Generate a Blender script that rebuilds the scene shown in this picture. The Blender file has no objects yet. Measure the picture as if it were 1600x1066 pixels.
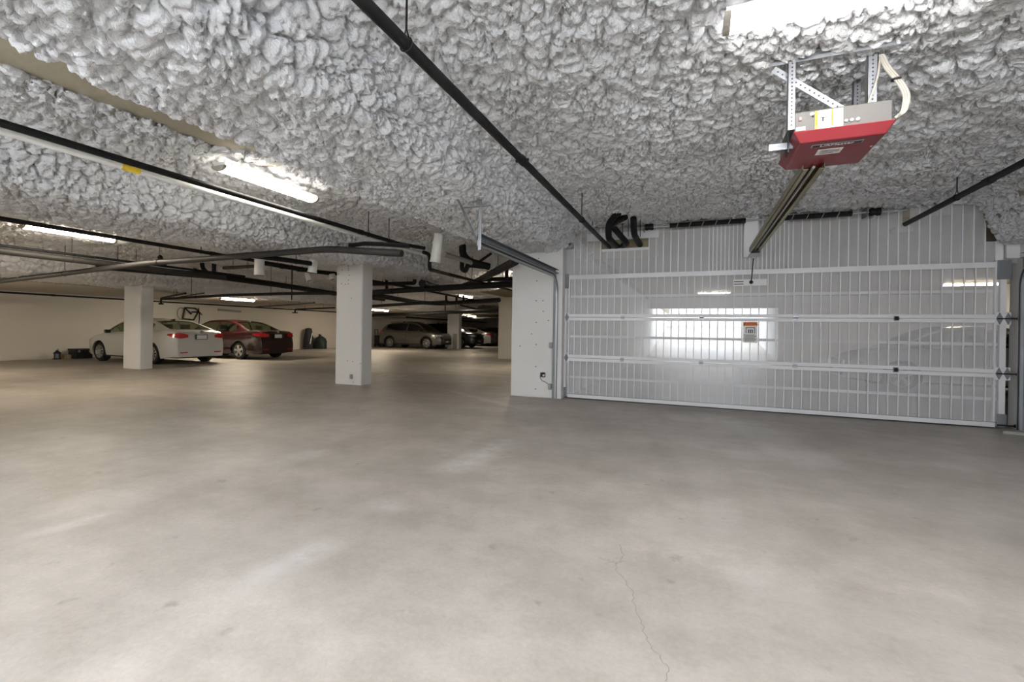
import bpy, math, random
import numpy as np
from mathutils import Vector, Matrix

random.seed(7)
S = bpy.context.scene
COL = S.collection

# ------------------------------------------------------------------ camera
F_PX, CAM_H, ROLL, YAW, HOR = 715.0, 1.2, 0.0155, math.atan(287/715.0), 517.0
cam_d = bpy.data.cameras.new('camera')
cam_d.sensor_width = 36.0
cam_d.lens = F_PX/1600*36
cam_d.shift_y = -(533-HOR)/1600
cam_d.clip_start = 0.05
cam = bpy.data.objects.new('camera', cam_d)
cam.matrix_world = (Matrix.Translation((0, 0, CAM_H)) @ Matrix.Rotation(YAW, 4, 'Z')
                    @ Matrix.Rotation(math.pi/2, 4, 'X') @ Matrix.Rotation(ROLL, 4, 'Z'))
COL.objects.link(cam)
S.camera = cam

# ------------------------------------------------------------------ world, daylight, exposure
w = bpy.data.worlds.new('world')
S.world = w
w.use_nodes = True
bg = w.node_tree.nodes['Background']
bg.inputs[0].default_value = (0.86, 0.93, 1.0, 1)
bg.inputs[1].default_value = 3.0
S.view_settings.view_transform = 'Standard'
S.view_settings.look = 'None'
S.view_settings.gamma = 1.0
S.view_settings.use_curve_mapping = False
S.view_settings.exposure = 1.32
NEAR_LAMP, FAR_LAMP = 50.0, 60.0          # emission of the tube lights
NEAR_COL, FAR_COL = (1.0, 0.975, 0.95), (1.0, 0.86, 0.66)

# ------------------------------------------------------------------ pixel -> place helpers (1600x1066 frame)
_c, _s = math.cos(YAW), math.sin(YAW)
_cr, _sr = math.cos(ROLL), math.sin(ROLL)
def ray(x, y):
    dx, dy = x-800, y-533
    xp = _cr*dx+_sr*dy
    yp = -_sr*dx+_cr*dy+533
    r = xp/F_PX
    u = (HOR-yp)/F_PX
    return Vector((-_s+r*_c, _c+r*_s, u))
def onz(x, y, z=0.0):
    d = ray(x, y)
    return d*((z-CAM_H)/d.z)+Vector((0, 0, CAM_H))
def onY(x, y, Y):
    d = ray(x, y)
    return d*(Y/d.y)+Vector((0, 0, CAM_H))
def onX(x, y, X):
    d = ray(x, y)
    return d*(X/d.x)+Vector((0, 0, CAM_H))

# ------------------------------------------------------------------ materials
def mat(name, color=(.8, .8, .8), rough=.6, metal=0.0, coat=0.0, bump=None, var=0.0, vscale=4.0, spec=.5, emit=None, estr=0):
    m = bpy.data.materials.new(name)
    m.use_nodes = True
    nt = m.node_tree
    b = nt.nodes['Principled BSDF']
    b.inputs['Base Color'].default_value = (*color, 1)
    b.inputs['Roughness'].default_value = rough
    b.inputs['Metallic'].default_value = metal
    b.inputs['Specular IOR Level'].default_value = spec
    b.inputs['Coat Weight'].default_value = coat
    b.inputs['Coat Roughness'].default_value = .05
    if emit:
        b.inputs['Emission Color'].default_value = (*emit, 1)
        b.inputs['Emission Strength'].default_value = estr
    if var or bump:
        geo = nt.nodes.new('ShaderNodeNewGeometry')
        n = nt.nodes.new('ShaderNodeTexNoise')
        n.inputs['Scale'].default_value = vscale
        n.inputs['Detail'].default_value = 6
        n.inputs['Roughness'].default_value = .65
        nt.links.new(geo.outputs['Position'], n.inputs['Vector'])
        if var:
            mx = nt.nodes.new('ShaderNodeMix')
            mx.data_type = 'RGBA'
            mx.inputs[6].default_value = (*[max(0, c*(1-var)) for c in color], 1)
            mx.inputs[7].default_value = (*[min(1, c*(1+var)) for c in color], 1)
            nt.links.new(n.outputs['Fac'], mx.inputs[0])
            nt.links.new(mx.outputs[2], b.inputs['Base Color'])
        if bump:
            bp = nt.nodes.new('ShaderNodeBump')
            bp.inputs['Strength'].default_value = bump[0]
            bp.inputs['Distance'].default_value = bump[1]
            n2 = nt.nodes.new('ShaderNodeTexNoise')
            n2.inputs['Scale'].default_value = bump[2]
            n2.inputs['Detail'].default_value = 5
            nt.links.new(geo.outputs['Position'], n2.inputs['Vector'])
            nt.links.new(n2.outputs['Fac'], bp.inputs['Height'])
            nt.links.new(bp.outputs['Normal'], b.inputs['Normal'])
    return m

M = {}
M['white_wall'] = mat('white_painted_concrete', (.74, .74, .735), .7, bump=(.25, .01, 18), var=.05, vscale=1.5)
M['warm_wall'] = mat('cream_painted_concrete', (.70, .66, .60), .75, bump=(.2, .01, 12), var=.05, vscale=.8)
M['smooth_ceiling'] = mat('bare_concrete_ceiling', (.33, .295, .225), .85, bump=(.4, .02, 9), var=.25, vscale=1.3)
M['pale_ceiling'] = mat('pale_painted_ceiling', (.56, .52, .46), .8, var=.08, vscale=.9)
M['black_pipe'] = mat('black_steel_pipe', (.010, .011, .012), .55, var=.3, vscale=9, spec=.25)
M['grey_pipe'] = mat('dark_grey_iron_pipe', (.028, .027, .026), .6, var=.3, vscale=9, bump=(.3, .004, 40))
M['pale_pipe'] = mat('pale_grey_pipe', (.36, .35, .32), .4, var=.1, vscale=5)
M['olive_pipe'] = mat('weathered_olive_pipe', (.10, .095, .078), .5, var=.15, vscale=5)
M['white_pipe'] = mat('white_plastic', (.82, .82, .80), .4, var=.03)
M['steel'] = mat('galvanised_steel', (.44, .46, .49), .42, metal=.75, var=.12, vscale=14)
M['angle_iron'] = mat('punched_angle_iron', (.27, .28, .30), .5, metal=.6, var=.15, vscale=14)
M['dark_steel'] = mat('dull_galvanised_plate', (.23, .245, .265), .55, metal=.35, var=.12, vscale=12)
M['zinc'] = mat('yellow_zinc_rail', (.36, .33, .22), .45, metal=.6, var=.25, vscale=6)
M['black'] = mat('black_plastic', (.012, .012, .013), .5)
M['rubber'] = mat('tyre_rubber', (.014, .014, .015), .85)
M['gate_white'] = mat('white_powder_coat', (.80, .80, .82), .4, var=.02)
M['red'] = mat('red_enamel', (.21, .011, .018), .38, coat=.15, var=.06, vscale=8)
M['grey_box'] = mat('grey_enamel', (.095, .09, .083), .5, var=.04)
M['grey_plastic'] = mat('mid_grey_plastic', (.33, .34, .35), .55)
M['label_white'] = mat('white_label', (.86, .86, .85), .6)
M['yellow'] = mat('yellow_label', (.85, .62, .05), .6)
M['orange'] = mat('orange_label', (.85, .25, .06), .6)
M['ink'] = mat('black_ink', (.03, .03, .03), .7)
M['cable'] = mat('cream_cable', (.42, .39, .34), .6)
M['cardboard'] = mat('cardboard', (.42, .30, .18), .85, var=.1)
M['bag'] = mat('dark_green_bag', (.018, .035, .03), .6, bump=(.6, .03, 7), var=.3, vscale=5)
M['stripe_bag'] = mat('dark_patterned_bag', (.03, .03, .04), .7, var=.6, vscale=20)
M['line'] = mat('worn_white_paint', (.60, .58, .52), .7, var=.2, vscale=30)
M['crack'] = mat('dark_crack', (.27, .235, .19), .95)
M['spring_black'] = mat('black_spring_steel', (.015, .015, .017), .4, metal=.4)
M['brown_board'] = mat('brown_sheathing', (.30, .26, .16), .8, var=.2)

def perf_mat():
    """white perforated steel: round holes on a staggered grid, truly see-through"""
    m = mat('perforated_white_steel', (.78, .78, .795), .5)
    nt = m.node_tree
    b = nt.nodes['Principled BSDF']
    out = nt.nodes['Material Output']
    geo = nt.nodes.new('ShaderNodeNewGeometry')
    sep = nt.nodes.new('ShaderNodeSeparateXYZ')
    nt.links.new(geo.outputs['Position'], sep.inputs[0])
    def mth(op, a, bb=None):
        n = nt.nodes.new('ShaderNodeMath')
        n.operation = op
        for i, v in enumerate((a, bb)):
            if v is None: continue
            if isinstance(v, (int, float)): n.inputs[i].default_value = v
            else: nt.links.new(v, n.inputs[i])
        return n.outputs[0]
    p = 0.0125
    u = mth('MULTIPLY', sep.outputs[0], 1/p)
    v = mth('MULTIPLY', sep.outputs[2], 1/p)
    def holes(du, dv):
        a = mth('SUBTRACT', mth('FRACT', mth('ADD', u, du)), .5)
        c = mth('SUBTRACT', mth('FRACT', mth('ADD', v, dv)), .5)
        return mth('SQRT', mth('ADD', mth('MULTIPLY', a, a), mth('MULTIPLY', c, c)))
    d = mth('MINIMUM', holes(100, 100), holes(100.5, 100.5))
    hole = mth('LESS_THAN', d, 0.262)
    tr = nt.nodes.new('ShaderNodeBsdfTransparent')
    mx = nt.nodes.new('ShaderNodeMixShader')
    nt.links.new(hole, mx.inputs[0])
    nt.links.new(b.outputs[0], mx.inputs[1])
    nt.links.new(tr.outputs[0], mx.inputs[2])
    nt.links.new(mx.outputs[0], out.inputs[0])
    return m
M['perf'] = perf_mat()

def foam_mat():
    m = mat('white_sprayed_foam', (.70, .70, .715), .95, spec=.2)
    nt = m.node_tree
    b = nt.nodes['Principled BSDF']
    geo = nt.nodes.new('ShaderNodeNewGeometry')
    n = nt.nodes.new('ShaderNodeTexNoise'); n.inputs['Scale'].default_value = 1.1; n.inputs['Detail'].default_value = 5
    nt.links.new(geo.outputs['Position'], n.inputs['Vector'])
    cr = nt.nodes.new('ShaderNodeValToRGB')
    cr.color_ramp.elements[0].position = .3; cr.color_ramp.elements[0].color = (.80, .81, .83, 1)
    cr.color_ramp.elements[1].position = .7; cr.color_ramp.elements[1].color = (.90, .915, .955, 1)
    nt.links.new(n.outputs['Fac'], cr.inputs[0])
    nt.links.new(cr.outputs[0], b.inputs['Base Color'])
    v = nt.nodes.new('ShaderNodeTexNoise'); v.inputs['Scale'].default_value = 30; v.inputs['Detail'].default_value = 6
    v.inputs['Roughness'].default_value = .68; v.inputs['Distortion'].default_value = 1.2
    nt.links.new(geo.outputs['Position'], v.inputs['Vector'])
    bp = nt.nodes.new('ShaderNodeBump'); bp.inputs['Strength'].default_value = .8; bp.inputs['Distance'].default_value = .03
    nt.links.new(v.outputs['Fac'], bp.inputs['Height'])
    nt.links.new(bp.outputs['Normal'], b.inputs['Normal'])
    return m
M['foam'] = foam_mat()

def floor_mat():
    m = mat('worn_concrete_floor', (.45, .42, .38), .5, spec=.35)
    nt = m.node_tree
    N = nt.nodes.new
    L = nt.links.new
    b = nt.nodes['Principled BSDF']
    geo = N('ShaderNodeNewGeometry')
    pos = geo.outputs['Position']
    def noise(scale, detail=6, rough=.6, stretch=None):
        n = N('ShaderNodeTexNoise')
        n.inputs['Scale'].default_value = scale
        n.inputs['Detail'].default_value = detail
        n.inputs['Roughness'].default_value = rough
        if stretch:
            mp = N('ShaderNodeMapping'); mp.inputs['Scale'].default_value = stretch
            L(pos, mp.inputs[0]); L(mp.outputs[0], n.inputs['Vector'])
        else: L(pos, n.inputs['Vector'])
        return n.outputs['Fac']
    def ramp(fac, a, ca, bb, cb):
        r = N('ShaderNodeValToRGB')
        r.color_ramp.elements[0].position = a; r.color_ramp.elements[0].color = (*ca, 1)
        r.color_ramp.elements[1].position = bb; r.color_ramp.elements[1].color = (*cb, 1)
        L(fac, r.inputs[0]); return r.outputs[0]
    def mix(fac, a, c, mode='MIX'):
        x = N('ShaderNodeMix'); x.data_type = 'RGBA'; x.blend_type = mode
        if isinstance(fac, float): x.inputs[0].default_value = fac
        else: L(fac, x.inputs[0])
        for i, v in ((6, a), (7, c)):
            if isinstance(v, tuple): x.inputs[i].default_value = (*v, 1)
            else: L(v, x.inputs[i])
        return x.outputs[2]
    def mth(op, a, bb=None, cc=None):
        n = N('ShaderNodeMath'); n.operation = op
        for i, v in enumerate((a, bb, cc)):
            if v is None: continue
            if isinstance(v, (int, float)): n.inputs[i].default_value = v
            else: L(v, n.inputs[i])
        return n.outputs[0]
    base = ramp(noise(.55, 8, .62), .3, (.385, .345, .305), .72, (.54, .505, .465))
    blot = ramp(noise(2.3, 7, .7), .38, (.78, .765, .745), .62, (1.06, 1.06, 1.06))
    col = mix(.8, base, blot, 'MULTIPLY')
    fine = ramp(noise(45, 3, .6), .3, (.90, .90, .90), .7, (1.06, 1.06, 1.06))
    col = mix(.8, col, fine, 'MULTIPLY')
    spots = ramp(noise(7.5, 3, .5), .24, (.62, .58, .53), .33, (1, 1, 1))
    col = mix(.7, col, spots, 'MULTIPLY')
    sep = N('ShaderNodeSeparateXYZ'); L(pos, sep.inputs[0])
    # pale scraped streaks that follow a filled joint, and an oily drive lane before the gate
    def streak(P, Q, wid, edge=.25):
        d = Vector((Q.x-P.x, Q.y-P.y)); ln = d.length; d /= ln
        ax = mth('SUBTRACT', sep.outputs[0], P.x); ay = mth('SUBTRACT', sep.outputs[1], P.y)
        t = mth('ADD', mth('MULTIPLY', ax, d.x), mth('MULTIPLY', ay, d.y))
        q = mth('ABSOLUTE', mth('SUBTRACT', mth('MULTIPLY', ay, d.x), mth('MULTIPLY', ax, d.y)))
        a = mth('SUBTRACT', 1, mth('MINIMUM', mth('DIVIDE', q, wid), 1))
        e = mth('MINIMUM', mth('DIVIDE', t, edge), mth('DIVIDE', mth('SUBTRACT', ln, t), edge))
        e = mth('MAXIMUM', mth('MINIMUM', e, 1), 0)
        return mth('MULTIPLY', a, e)
    brk = noise(6, 6, .75)
    for (p, q, wd, amt) in (((680, 745), (810, 682), .22, .9), ((560, 805), (640, 778), .2, .9), ((350, 925), (540, 838), .14, .6),
                            ((425, 725), (520, 700), .2, .45), ((0, 850), (200, 795), .10, .5), ((1150, 655), (1290, 735), .35, .35), ((820, 640), (700, 610), .1, .4)):
        mk = mth('MULTIPLY', streak(onz(*p), onz(*q), wd), mth('MULTIPLY', mth('SUBTRACT', brk, .3), 3.2))
        mk = mth('MINIMUM', mth('MAXIMUM', mk, 0), amt)
        col = mix(mk, col, (.66, .655, .64))
    lane = noise(.5, 5, .6, (.3, 1.6, 1))
    # grey tyre grime in long uneven bands over the whole floor
    gr = mth('MINIMUM', mth('MAXIMUM', mth('MULTIPLY', mth('SUBTRACT', lane, .38), 1.9), 0), .5)
    col = mix(gr, col, (.27, .25, .22))
    L(col, b.inputs['Base Color'])
    rr = N('ShaderNodeMapRange'); rr.inputs[3].default_value = .34; rr.inputs[4].default_value = .62
    L(noise(1.4, 5, .6), rr.inputs[0]); L(rr.outputs[0], b.inputs['Roughness'])
    bp = N('ShaderNodeBump'); bp.inputs['Strength'].default_value = .18; bp.inputs['Distance'].default_value = .006
    L(noise(60, 4, .6), bp.inputs['Height']); L(bp.outputs[0], b.inputs['Normal'])
    return m
M['floor'] = floor_mat()

def lamp_mat(name, col, st):
    return mat(name, (.9, .9, .9), .4, emit=col, estr=st)

# ------------------------------------------------------------------ mesh helpers
class MB:
    def __init__(s): s.v = []; s.f = []
    def add(s, vs, fs):
        o = len(s.v); s.v += [tuple(p) for p in vs]; s.f += [tuple(i+o for i in f) for f in fs]; return s
    def box(s, x0, x1, y0, y1, z0, z1):
        vs = [(x, y, z) for x in (x0, x1) for y in (y0, y1) for z in (z0, z1)]
        return s.add(vs, [(0, 1, 3, 2), (4, 6, 7, 5), (0, 4, 5, 1), (2, 3, 7, 6), (0, 2, 6, 4), (1, 5, 7, 3)])
    def cbox(s, x0, x1, y0, y1, z0, z1, ch):
        """box with chamfered vertical edges"""
        ring = [(x0+ch, y0), (x1-ch, y0), (x1, y0+ch), (x1, y1-ch), (x1-ch, y1), (x0+ch, y1), (x0, y1-ch), (x0, y0+ch)]
        return s.add([(x, y, z0) for x, y in ring]+[(x, y, z1) for x, y in ring],
                     [(i, (i+1) % 8, 8+(i+1) % 8, 8+i) for i in range(8)]+[tuple(range(7, -1, -1)), tuple(range(8, 16))])
    def prism(s, pts, ax, a, b):
        """polygon pts (2D) extruded along axis ax from a to b"""
        def mk(p, t):
            return (t, p[0], p[1]) if ax == 'x' else (p[0], t, p[1]) if ax == 'y' else (p[0], p[1], t)
        n = len(pts)
        return s.add([mk(p, a) for p in pts]+[mk(p, b) for p in pts],
                     [(i, (i+1) % n, n+(i+1) % n, n+i) for i in range(n)]+[tuple(range(n-1, -1, -1)), tuple(range(n, 2*n))])
    def tube(s, pts, r, n=10, closed_ends=True):
        pts = [Vector(p) for p in pts]
        rs = r if isinstance(r, (list, tuple)) else [r]*len(pts)
        k = len(pts); rings = []; up = None
        for i, p in enumerate(pts):
            a = (pts[i]-pts[i-1]).normalized() if i else None
            b = (pts[i+1]-pts[i]).normalized() if i < k-1 else None
            t = (a+b).normalized() if a and b else (a or b)
            if up is None:
                up = Vector((0, 0, 1)) if abs(t.z) < .9 else Vector((1, 0, 0))
            e1 = t.cross(up).normalized(); e2 = e1.cross(t).normalized(); up = e2
            sc = 1/max(.5, math.sqrt((1+a.dot(b))/2)) if a and b else 1
            rings.append([p+(e1*math.cos(2*math.pi*j/n)+e2*math.sin(2*math.pi*j/n))*rs[i]*(sc if a and b and k < 60 else 1) for j in range(n)])
        fs = []
        for i in range(k-1):
            for j in range(n):
                fs.append((i*n+j, i*n+(j+1) % n, (i+1)*n+(j+1) % n, (i+1)*n+j))
        if closed_ends: fs += [tuple(range(n-1, -1, -1)), tuple((k-1)*n+j for j in range(n))]
        return s.add([q for r_ in rings for q in r_], fs)
    def bent(s, pts, r, rad=.12, n=10, seg=5):
        """tube through corner points with rounded bends"""
        pts = [Vector(p) for p in pts]; out = [pts[0]]
        for i in range(1, len(pts)-1):
            a, b, c = pts[i-1], pts[i], pts[i+1]
            d1, d2 = (a-b), (c-b)
            q = min(rad, d1.length*.45, d2.length*.45)
            p0, p1 = b+d1.normalized()*q, b+d2.normalized()*q
            for k in range(seg+1):
                t = k/seg
                out.append(p0*(1-t)**2+b*2*t*(1-t)+p1*t*t)
        out.append(pts[-1])
        return s.tube(out, r, n)
    def lathe(s, prof, o=(0, 0, 0), ax='z', n=20, caps=True):
        """prof list of (radius, height)"""
        vs = []
        for r, h in prof:
            for j in range(n):
                a = 2*math.pi*j/n; x, y = r*math.cos(a), r*math.sin(a)
                vs.append({'z': (o[0]+x, o[1]+y, o[2]+h), 'y': (o[0]+x, o[1]+h, o[2]+y), 'x': (o[0]+h, o[1]+x, o[2]+y)}[ax])
        fs = [(i*n+j, i*n+(j+1) % n, (i+1)*n+(j+1) % n, (i+1)*n+j) for i in range(len(prof)-1) for j in range(n)]
        if caps: fs += [tuple(range(n)), tuple((len(prof)-1)*n+j for j in range(n))]
        return s.add(vs, fs)
    def quad(s, a, b, c, d): return s.add([a, b, c, d], [(0, 1, 2, 3)])
    def mesh(s, name):
        me = bpy.data.meshes.new(name); me.from_pydata(s.v, [], s.f)
        import bmesh
        bm = bmesh.new(); bm.from_mesh(me); bmesh.ops.recalc_face_normals(bm, faces=bm.faces); bm.to_mesh(me); bm.free()
        me.validate(); return me
    def build(s, name, m, parent=None, smooth=False, bevel=0):
        me = s.mesh(name)
        return link(name, me, m, parent, smooth, bevel)

def link(name, me, m, parent=None, smooth=False, bevel=0):
    o = bpy.data.objects.new(name, me)
    if m is not None and not me.materials: me.materials.append(M[m] if isinstance(m, str) else m)
    COL.objects.link(o)
    if smooth:
        ang = math.radians(38)
        for p in me.polygons: p.use_smooth = True
        try: me.set_sharp_from_angle(angle=ang)
        except Exception: pass
    if bevel:
        bv = o.modifiers.new('bevel', 'BEVEL'); bv.width = bevel; bv.segments = 2; bv.limit_method = 'ANGLE'
    if parent is not None: attach(o, parent)
    return o
LOCAL = set()          # things whose parts are modelled about their own origin
def attach(o, parent):
    o.parent = parent
    if parent.parent is None and parent.name not in LOCAL:
        o.matrix_parent_inverse = Matrix.Translation(-parent.location)
    return o
def empty(name, loc, label, cat, group=None, rz=0.0, local=False):
    o = bpy.data.objects.new(name, None); o.empty_display_size = .1
    o.location = loc; o.rotation_euler = (0, 0, rz); COL.objects.link(o)
    return tag(o, label, cat, group)
def tag(o, label, cat, group=None):
    o['label'] = label; o['category'] = cat
    if group: o['group'] = group
    return o
def struct(o):
    o['kind'] = 'structure'; return o
def label(o, l): o['label'] = l; return o
def text_mesh(txt, size, mtx, m, parent, name='lettering', extrude=.0008, ax='CENTER', squeeze=1.0):
    cu = bpy.data.curves.new('txt', 'FONT'); cu.body = txt; cu.size = size; cu.extrude = extrude
    cu.align_x = ax; cu.align_y = 'CENTER'; cu.resolution_u = 2
    t = bpy.data.objects.new('txt', cu); COL.objects.link(t)
    bpy.context.view_layer.update()
    me = bpy.data.meshes.new_from_object(t.evaluated_get(bpy.context.evaluated_depsgraph_get()))
    bpy.data.objects.remove(t)
    me.transform(mtx @ Matrix.Diagonal((squeeze, 1, 1, 1)))
    me.materials.clear()
    return link(name, me, m, parent)
def face_m(loc, right, up):
    r = Vector(right).normalized(); u = Vector(up).normalized(); n = r.cross(u)
    mm = Matrix((r, u, n)).transposed().to_4x4(); mm.translation = Vector(loc); return mm

# ------------------------------------------------------------------ numpy noise
rng = np.random.RandomState(3)
_perm = rng.permutation(65536)
def _h(ix, iy, k=0):
    return _perm[(ix*374+iy*6682+k*911+(iy*iy % 251)*13+ix*iy % 8191) & 65535]/65536.0
def vnoise(x, y, k=0):
    ix, iy = np.floor(x).astype(np.int64), np.floor(y).astype(np.int64)
    fx, fy = x-ix, y-iy
    fx = fx*fx*(3-2*fx); fy = fy*fy*(3-2*fy)
    a, b = _h(ix, iy, k), _h(ix+1, iy, k); c, d = _h(ix, iy+1, k), _h(ix+1, iy+1, k)
    return (a*(1-fx)+b*fx)*(1-fy)+(c*(1-fx)+d*fx)*fy
def worley(x, y, k=0):
    ix, iy = np.floor(x).astype(np.int64), np.floor(y).astype(np.int64)
    f1 = np.full(x.shape, 9.0); f2 = np.full(x.shape, 9.0)
    for dx in (-1, 0, 1):
        for dy in (-1, 0, 1):
            jx, jy = ix+dx, iy+dy
            d = (x-jx-_h(jx, jy, k+1))**2+(y-jy-_h(jx, jy, k+7))**2
            f2 = np.minimum(f2, np.maximum(f1, d)); f1 = np.minimum(f1, d)
    return np.sqrt(f1), np.sqrt(f2)
def foam_height(u, v):
    wu = u+.07*(vnoise(u*9, v*9, 3)-.5)+.12*(vnoise(u*3, v*3, 4)-.5)+.034*(vnoise(u*26, v*26, 9)-.5)
    wv = v+.07*(vnoise(u*9, v*9, 5)-.5)+.12*(vnoise(u*3, v*3, 6)-.5)+.034*(vnoise(u*26, v*26, 8)-.5)
    a1, a2 = worley(wu/.175, wv/.12, 11)
    c1, c2 = worley(wu/.060, wv/.048, 23)
    amp = .55+.9*vnoise(u*2.3, v*2.3, 41)
    lump = .050*(1-np.minimum(a1, 1)**1.5)-.095*np.exp(-(a2-a1)/.065)*amp
    fine = .022*(1-np.minimum(c1, 1)**1.4)-.036*np.exp(-(c2-c1)/.13)*(.1+1.4*vnoise(u*5, v*5, 43))
    return lump+fine+.045*(vnoise(u*1.7, v*1.7, 2)-.5)+.03*vnoise(u*5, v*5, 12)+.012*(vnoise(u*37, v*37, 14)-.5)

# ------------------------------------------------------------------ ceiling: slab with drop beams running along Y, sprayed with foam
# seen from +X to -X: bay over the gate, first drop beam, bay, column beam, bay, low ceiling to the wall
PROF_A = [(9.0, 2.46), (3.78, 2.46), (3.68, 2.50), (3.60, 2.62), (3.56, 2.9), (3.48, 3.02), (3.3, 3.05), (-1.75, 3.05), (-1.92, 3.01), (-2.03, 2.92), (-2.12, 2.76), (-2.22, 2.67), (-2.38, 2.635), (-3.26, 2.635), (-3.36, 2.66), (-3.40, 2.75), (-3.41, 3.02)]
PROF_B = [(-4.63, 3.10), (-4.63, 3.03), (-4.6, 3.03), (-5.95, 3.03), (-6.10, 2.99), (-6.22, 2.86), (-6.32, 2.70), (-6.44, 2.615), (-6.62, 2.59), (-8.05, 2.59), (-8.17, 2.62), (-8.22, 2.72), (-8.25, 2.90)]
PROF_C = [(-8.30, 2.90), (-12.9, 2.86), (-13.2, 2.78), (-13.45, 2.5), (-13.65, 2.33), (-13.9, 2.285), (-15.3, 2.285), (-15.4, 2.30)]
full = PROF_A[:-2]+[(-3.35, 3.04)]+PROF_B[2:-1]+[(-8.18, 2.90)]+PROF_C[1:-1]+[(-15.4, 2.24), (-20.6, 2.24)]
def resample(prof, step):
    p = np.array(prof, float); seg = np.hypot(*(p[1:]-p[:-1]).T); cs = np.concatenate([[0], np.cumsum(seg)])
    n = max(2, int(cs[-1]/step)+1); s = np.linspace(0, cs[-1], n)
    return s, np.stack([np.interp(s, cs, p[:, 0]), np.interp(s, cs, p[:, 1])], 1)
def smooth_prof(P, k):
    Q = P.copy()
    for _ in range(k): Q[1:-1] = (Q[:-2]+2*Q[1:-1]+Q[2:])/4
    return Q
def foam_sheet(name, prof, y0, y1, step, parent, s0=0.0, ragged=False, amp=1.0):
    s, P = resample(prof, step)
    P = smooth_prof(P, max(1, int(.05/step)**2//2))
    T = np.gradient(P, axis=0); T /= np.linalg.norm(T, axis=1)[:, None]
    Nn = np.stack([T[:, 1]*-1, T[:, 0]], 1)
    Nn[Nn[:, 1] > 0] *= 1
    # normals must look down into the room
    Nn = np.stack([-T[:, 1], T[:, 0]], 1)
    ny = int((y1-y0)/step)+1; Y = np.linspace(y0, y1, ny)
    SS, YY = np.meshgrid(s+s0, Y, indexing='ij')
    H = (foam_height(SS, YY)-.042)*amp
    ed = np.minimum((SS-s0)/.05, 1) if ragged else 1.0
    H = H*ed-.0*(1-ed)
    X = P[:, 0][:, None]+Nn[:, 0][:, None]*H; Z = P[:, 1][:, None]+Nn[:, 1][:, None]*H
    if ragged:
        sh = np.where(Y < 3.2, 0.0, np.minimum((Y-3.2)/.5, 1)*.45)+.10*(vnoise(Y*6, Y*0+.3, 31)-.5)+.07*(vnoise(Y*17, Y*0+.7, 37)-.5)
        fall = np.clip(1-(s/.6), 0, 1)[:, None]
        X = X+sh[None, :]*fall
    V = np.stack([X, YY, Z], -1).reshape(-1, 3)
    nx = len(s)
    idx = np.arange(nx*ny).reshape(nx, ny)
    Fq = np.stack([idx[:-1, :-1], idx[:-1, 1:], idx[1:, 1:], idx[1:, :-1]], -1).reshape(-1, 4)
    me = bpy.data.meshes.new(name)
    me.vertices.add(len(V)); me.vertices.foreach_set('co', V.ravel())
    me.loops.add(Fq.size); me.loops.foreach_set('vertex_index', Fq.ravel())
    me.polygons.add(len(Fq)); me.polygons.foreach_set('loop_start', np.arange(0, Fq.size, 4))
    me.polygons.foreach_set('loop_total', np.full(len(Fq), 4)); me.polygons.foreach_set('use_smooth', np.ones(len(Fq), bool))
    me.update(calc_edges=True); me.validate()
    return link(name, me, 'foam', parent)

def ceil_z(X):
    pr = sorted([(p[0], p[1]) for p in full])
    return float(np.interp(X, [p[0] for p in pr], [p[1] for p in pr]))
def hung(px, r, zmax=2.62, zmin=1.95):
    """pixel trace of a level pipe -> points at the greatest height that clears the ceiling, the walls and the column tops"""
    z = zmax
    while z > zmin:
        P = [onz(x, y, z) for x, y in px]; ok = True
        for a, b in zip(P[:-1], P[1:]):
            for k in range(9):
                q = a.lerp(b, k/8)
                if q.z+r+.10 > min(ceil_z(q.x-.12), ceil_z(q.x+.12)) or q.x < -20.15 or q.y > 39.6: ok = False
        if ok: break
        z -= .01
    return P
def slab(name, prof, y0, y1, up, top, m):
    pr = [(x, z+up) for x, z in prof]
    b = MB(); b.prism(pr+[(pr[-1][0], top), (pr[0][0], top)], 'y', y0, y1)
    return struct(b.build(name, m))
Y_BACK = 40.0
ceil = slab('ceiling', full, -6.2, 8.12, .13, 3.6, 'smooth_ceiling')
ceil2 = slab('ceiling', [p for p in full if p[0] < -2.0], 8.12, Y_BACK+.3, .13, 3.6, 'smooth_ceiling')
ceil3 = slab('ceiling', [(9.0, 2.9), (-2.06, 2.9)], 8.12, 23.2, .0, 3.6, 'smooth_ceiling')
MB().box(-4.95, -3.38, -6.0, 4.2, 3.055, 3.19).build('bare_concrete_strip', 'smooth_ceiling', ceil)
PROF_A1 = [(5.0, 2.46)]+PROF_A[1:]
foam_sheet('foam_coating', PROF_A1, .6, 8.02, .0118, ceil, 4.0)
foam_sheet('foam_coating', [(9.0, 2.46), (5.0, 2.46)], -6.0, 8.02, .05, ceil)
foam_sheet('foam_coating', PROF_A1, -6.0, .6, .06, ceil, 4.0)
foam_sheet('foam_coating', [p for p in PROF_A if p[0] <= -2.03], 8.02, 9.6, .04, ceil)
sB = 17.0
foam_sheet('foam_coating', PROF_B, .6, 10.2, .0135, ceil, sB, ragged=True)
foam_sheet('foam_coating', PROF_B, -6.0, .6, .07, ceil, sB, ragged=True)
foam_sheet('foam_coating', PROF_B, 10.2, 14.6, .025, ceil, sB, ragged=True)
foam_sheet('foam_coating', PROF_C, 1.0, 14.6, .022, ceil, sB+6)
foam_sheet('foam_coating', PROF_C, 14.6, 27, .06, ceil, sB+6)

struct(MB().box(-20.6, -15.38, -6.2, Y_BACK+.3, 2.232, 2.40).build('ceiling', 'pale_ceiling'))

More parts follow.
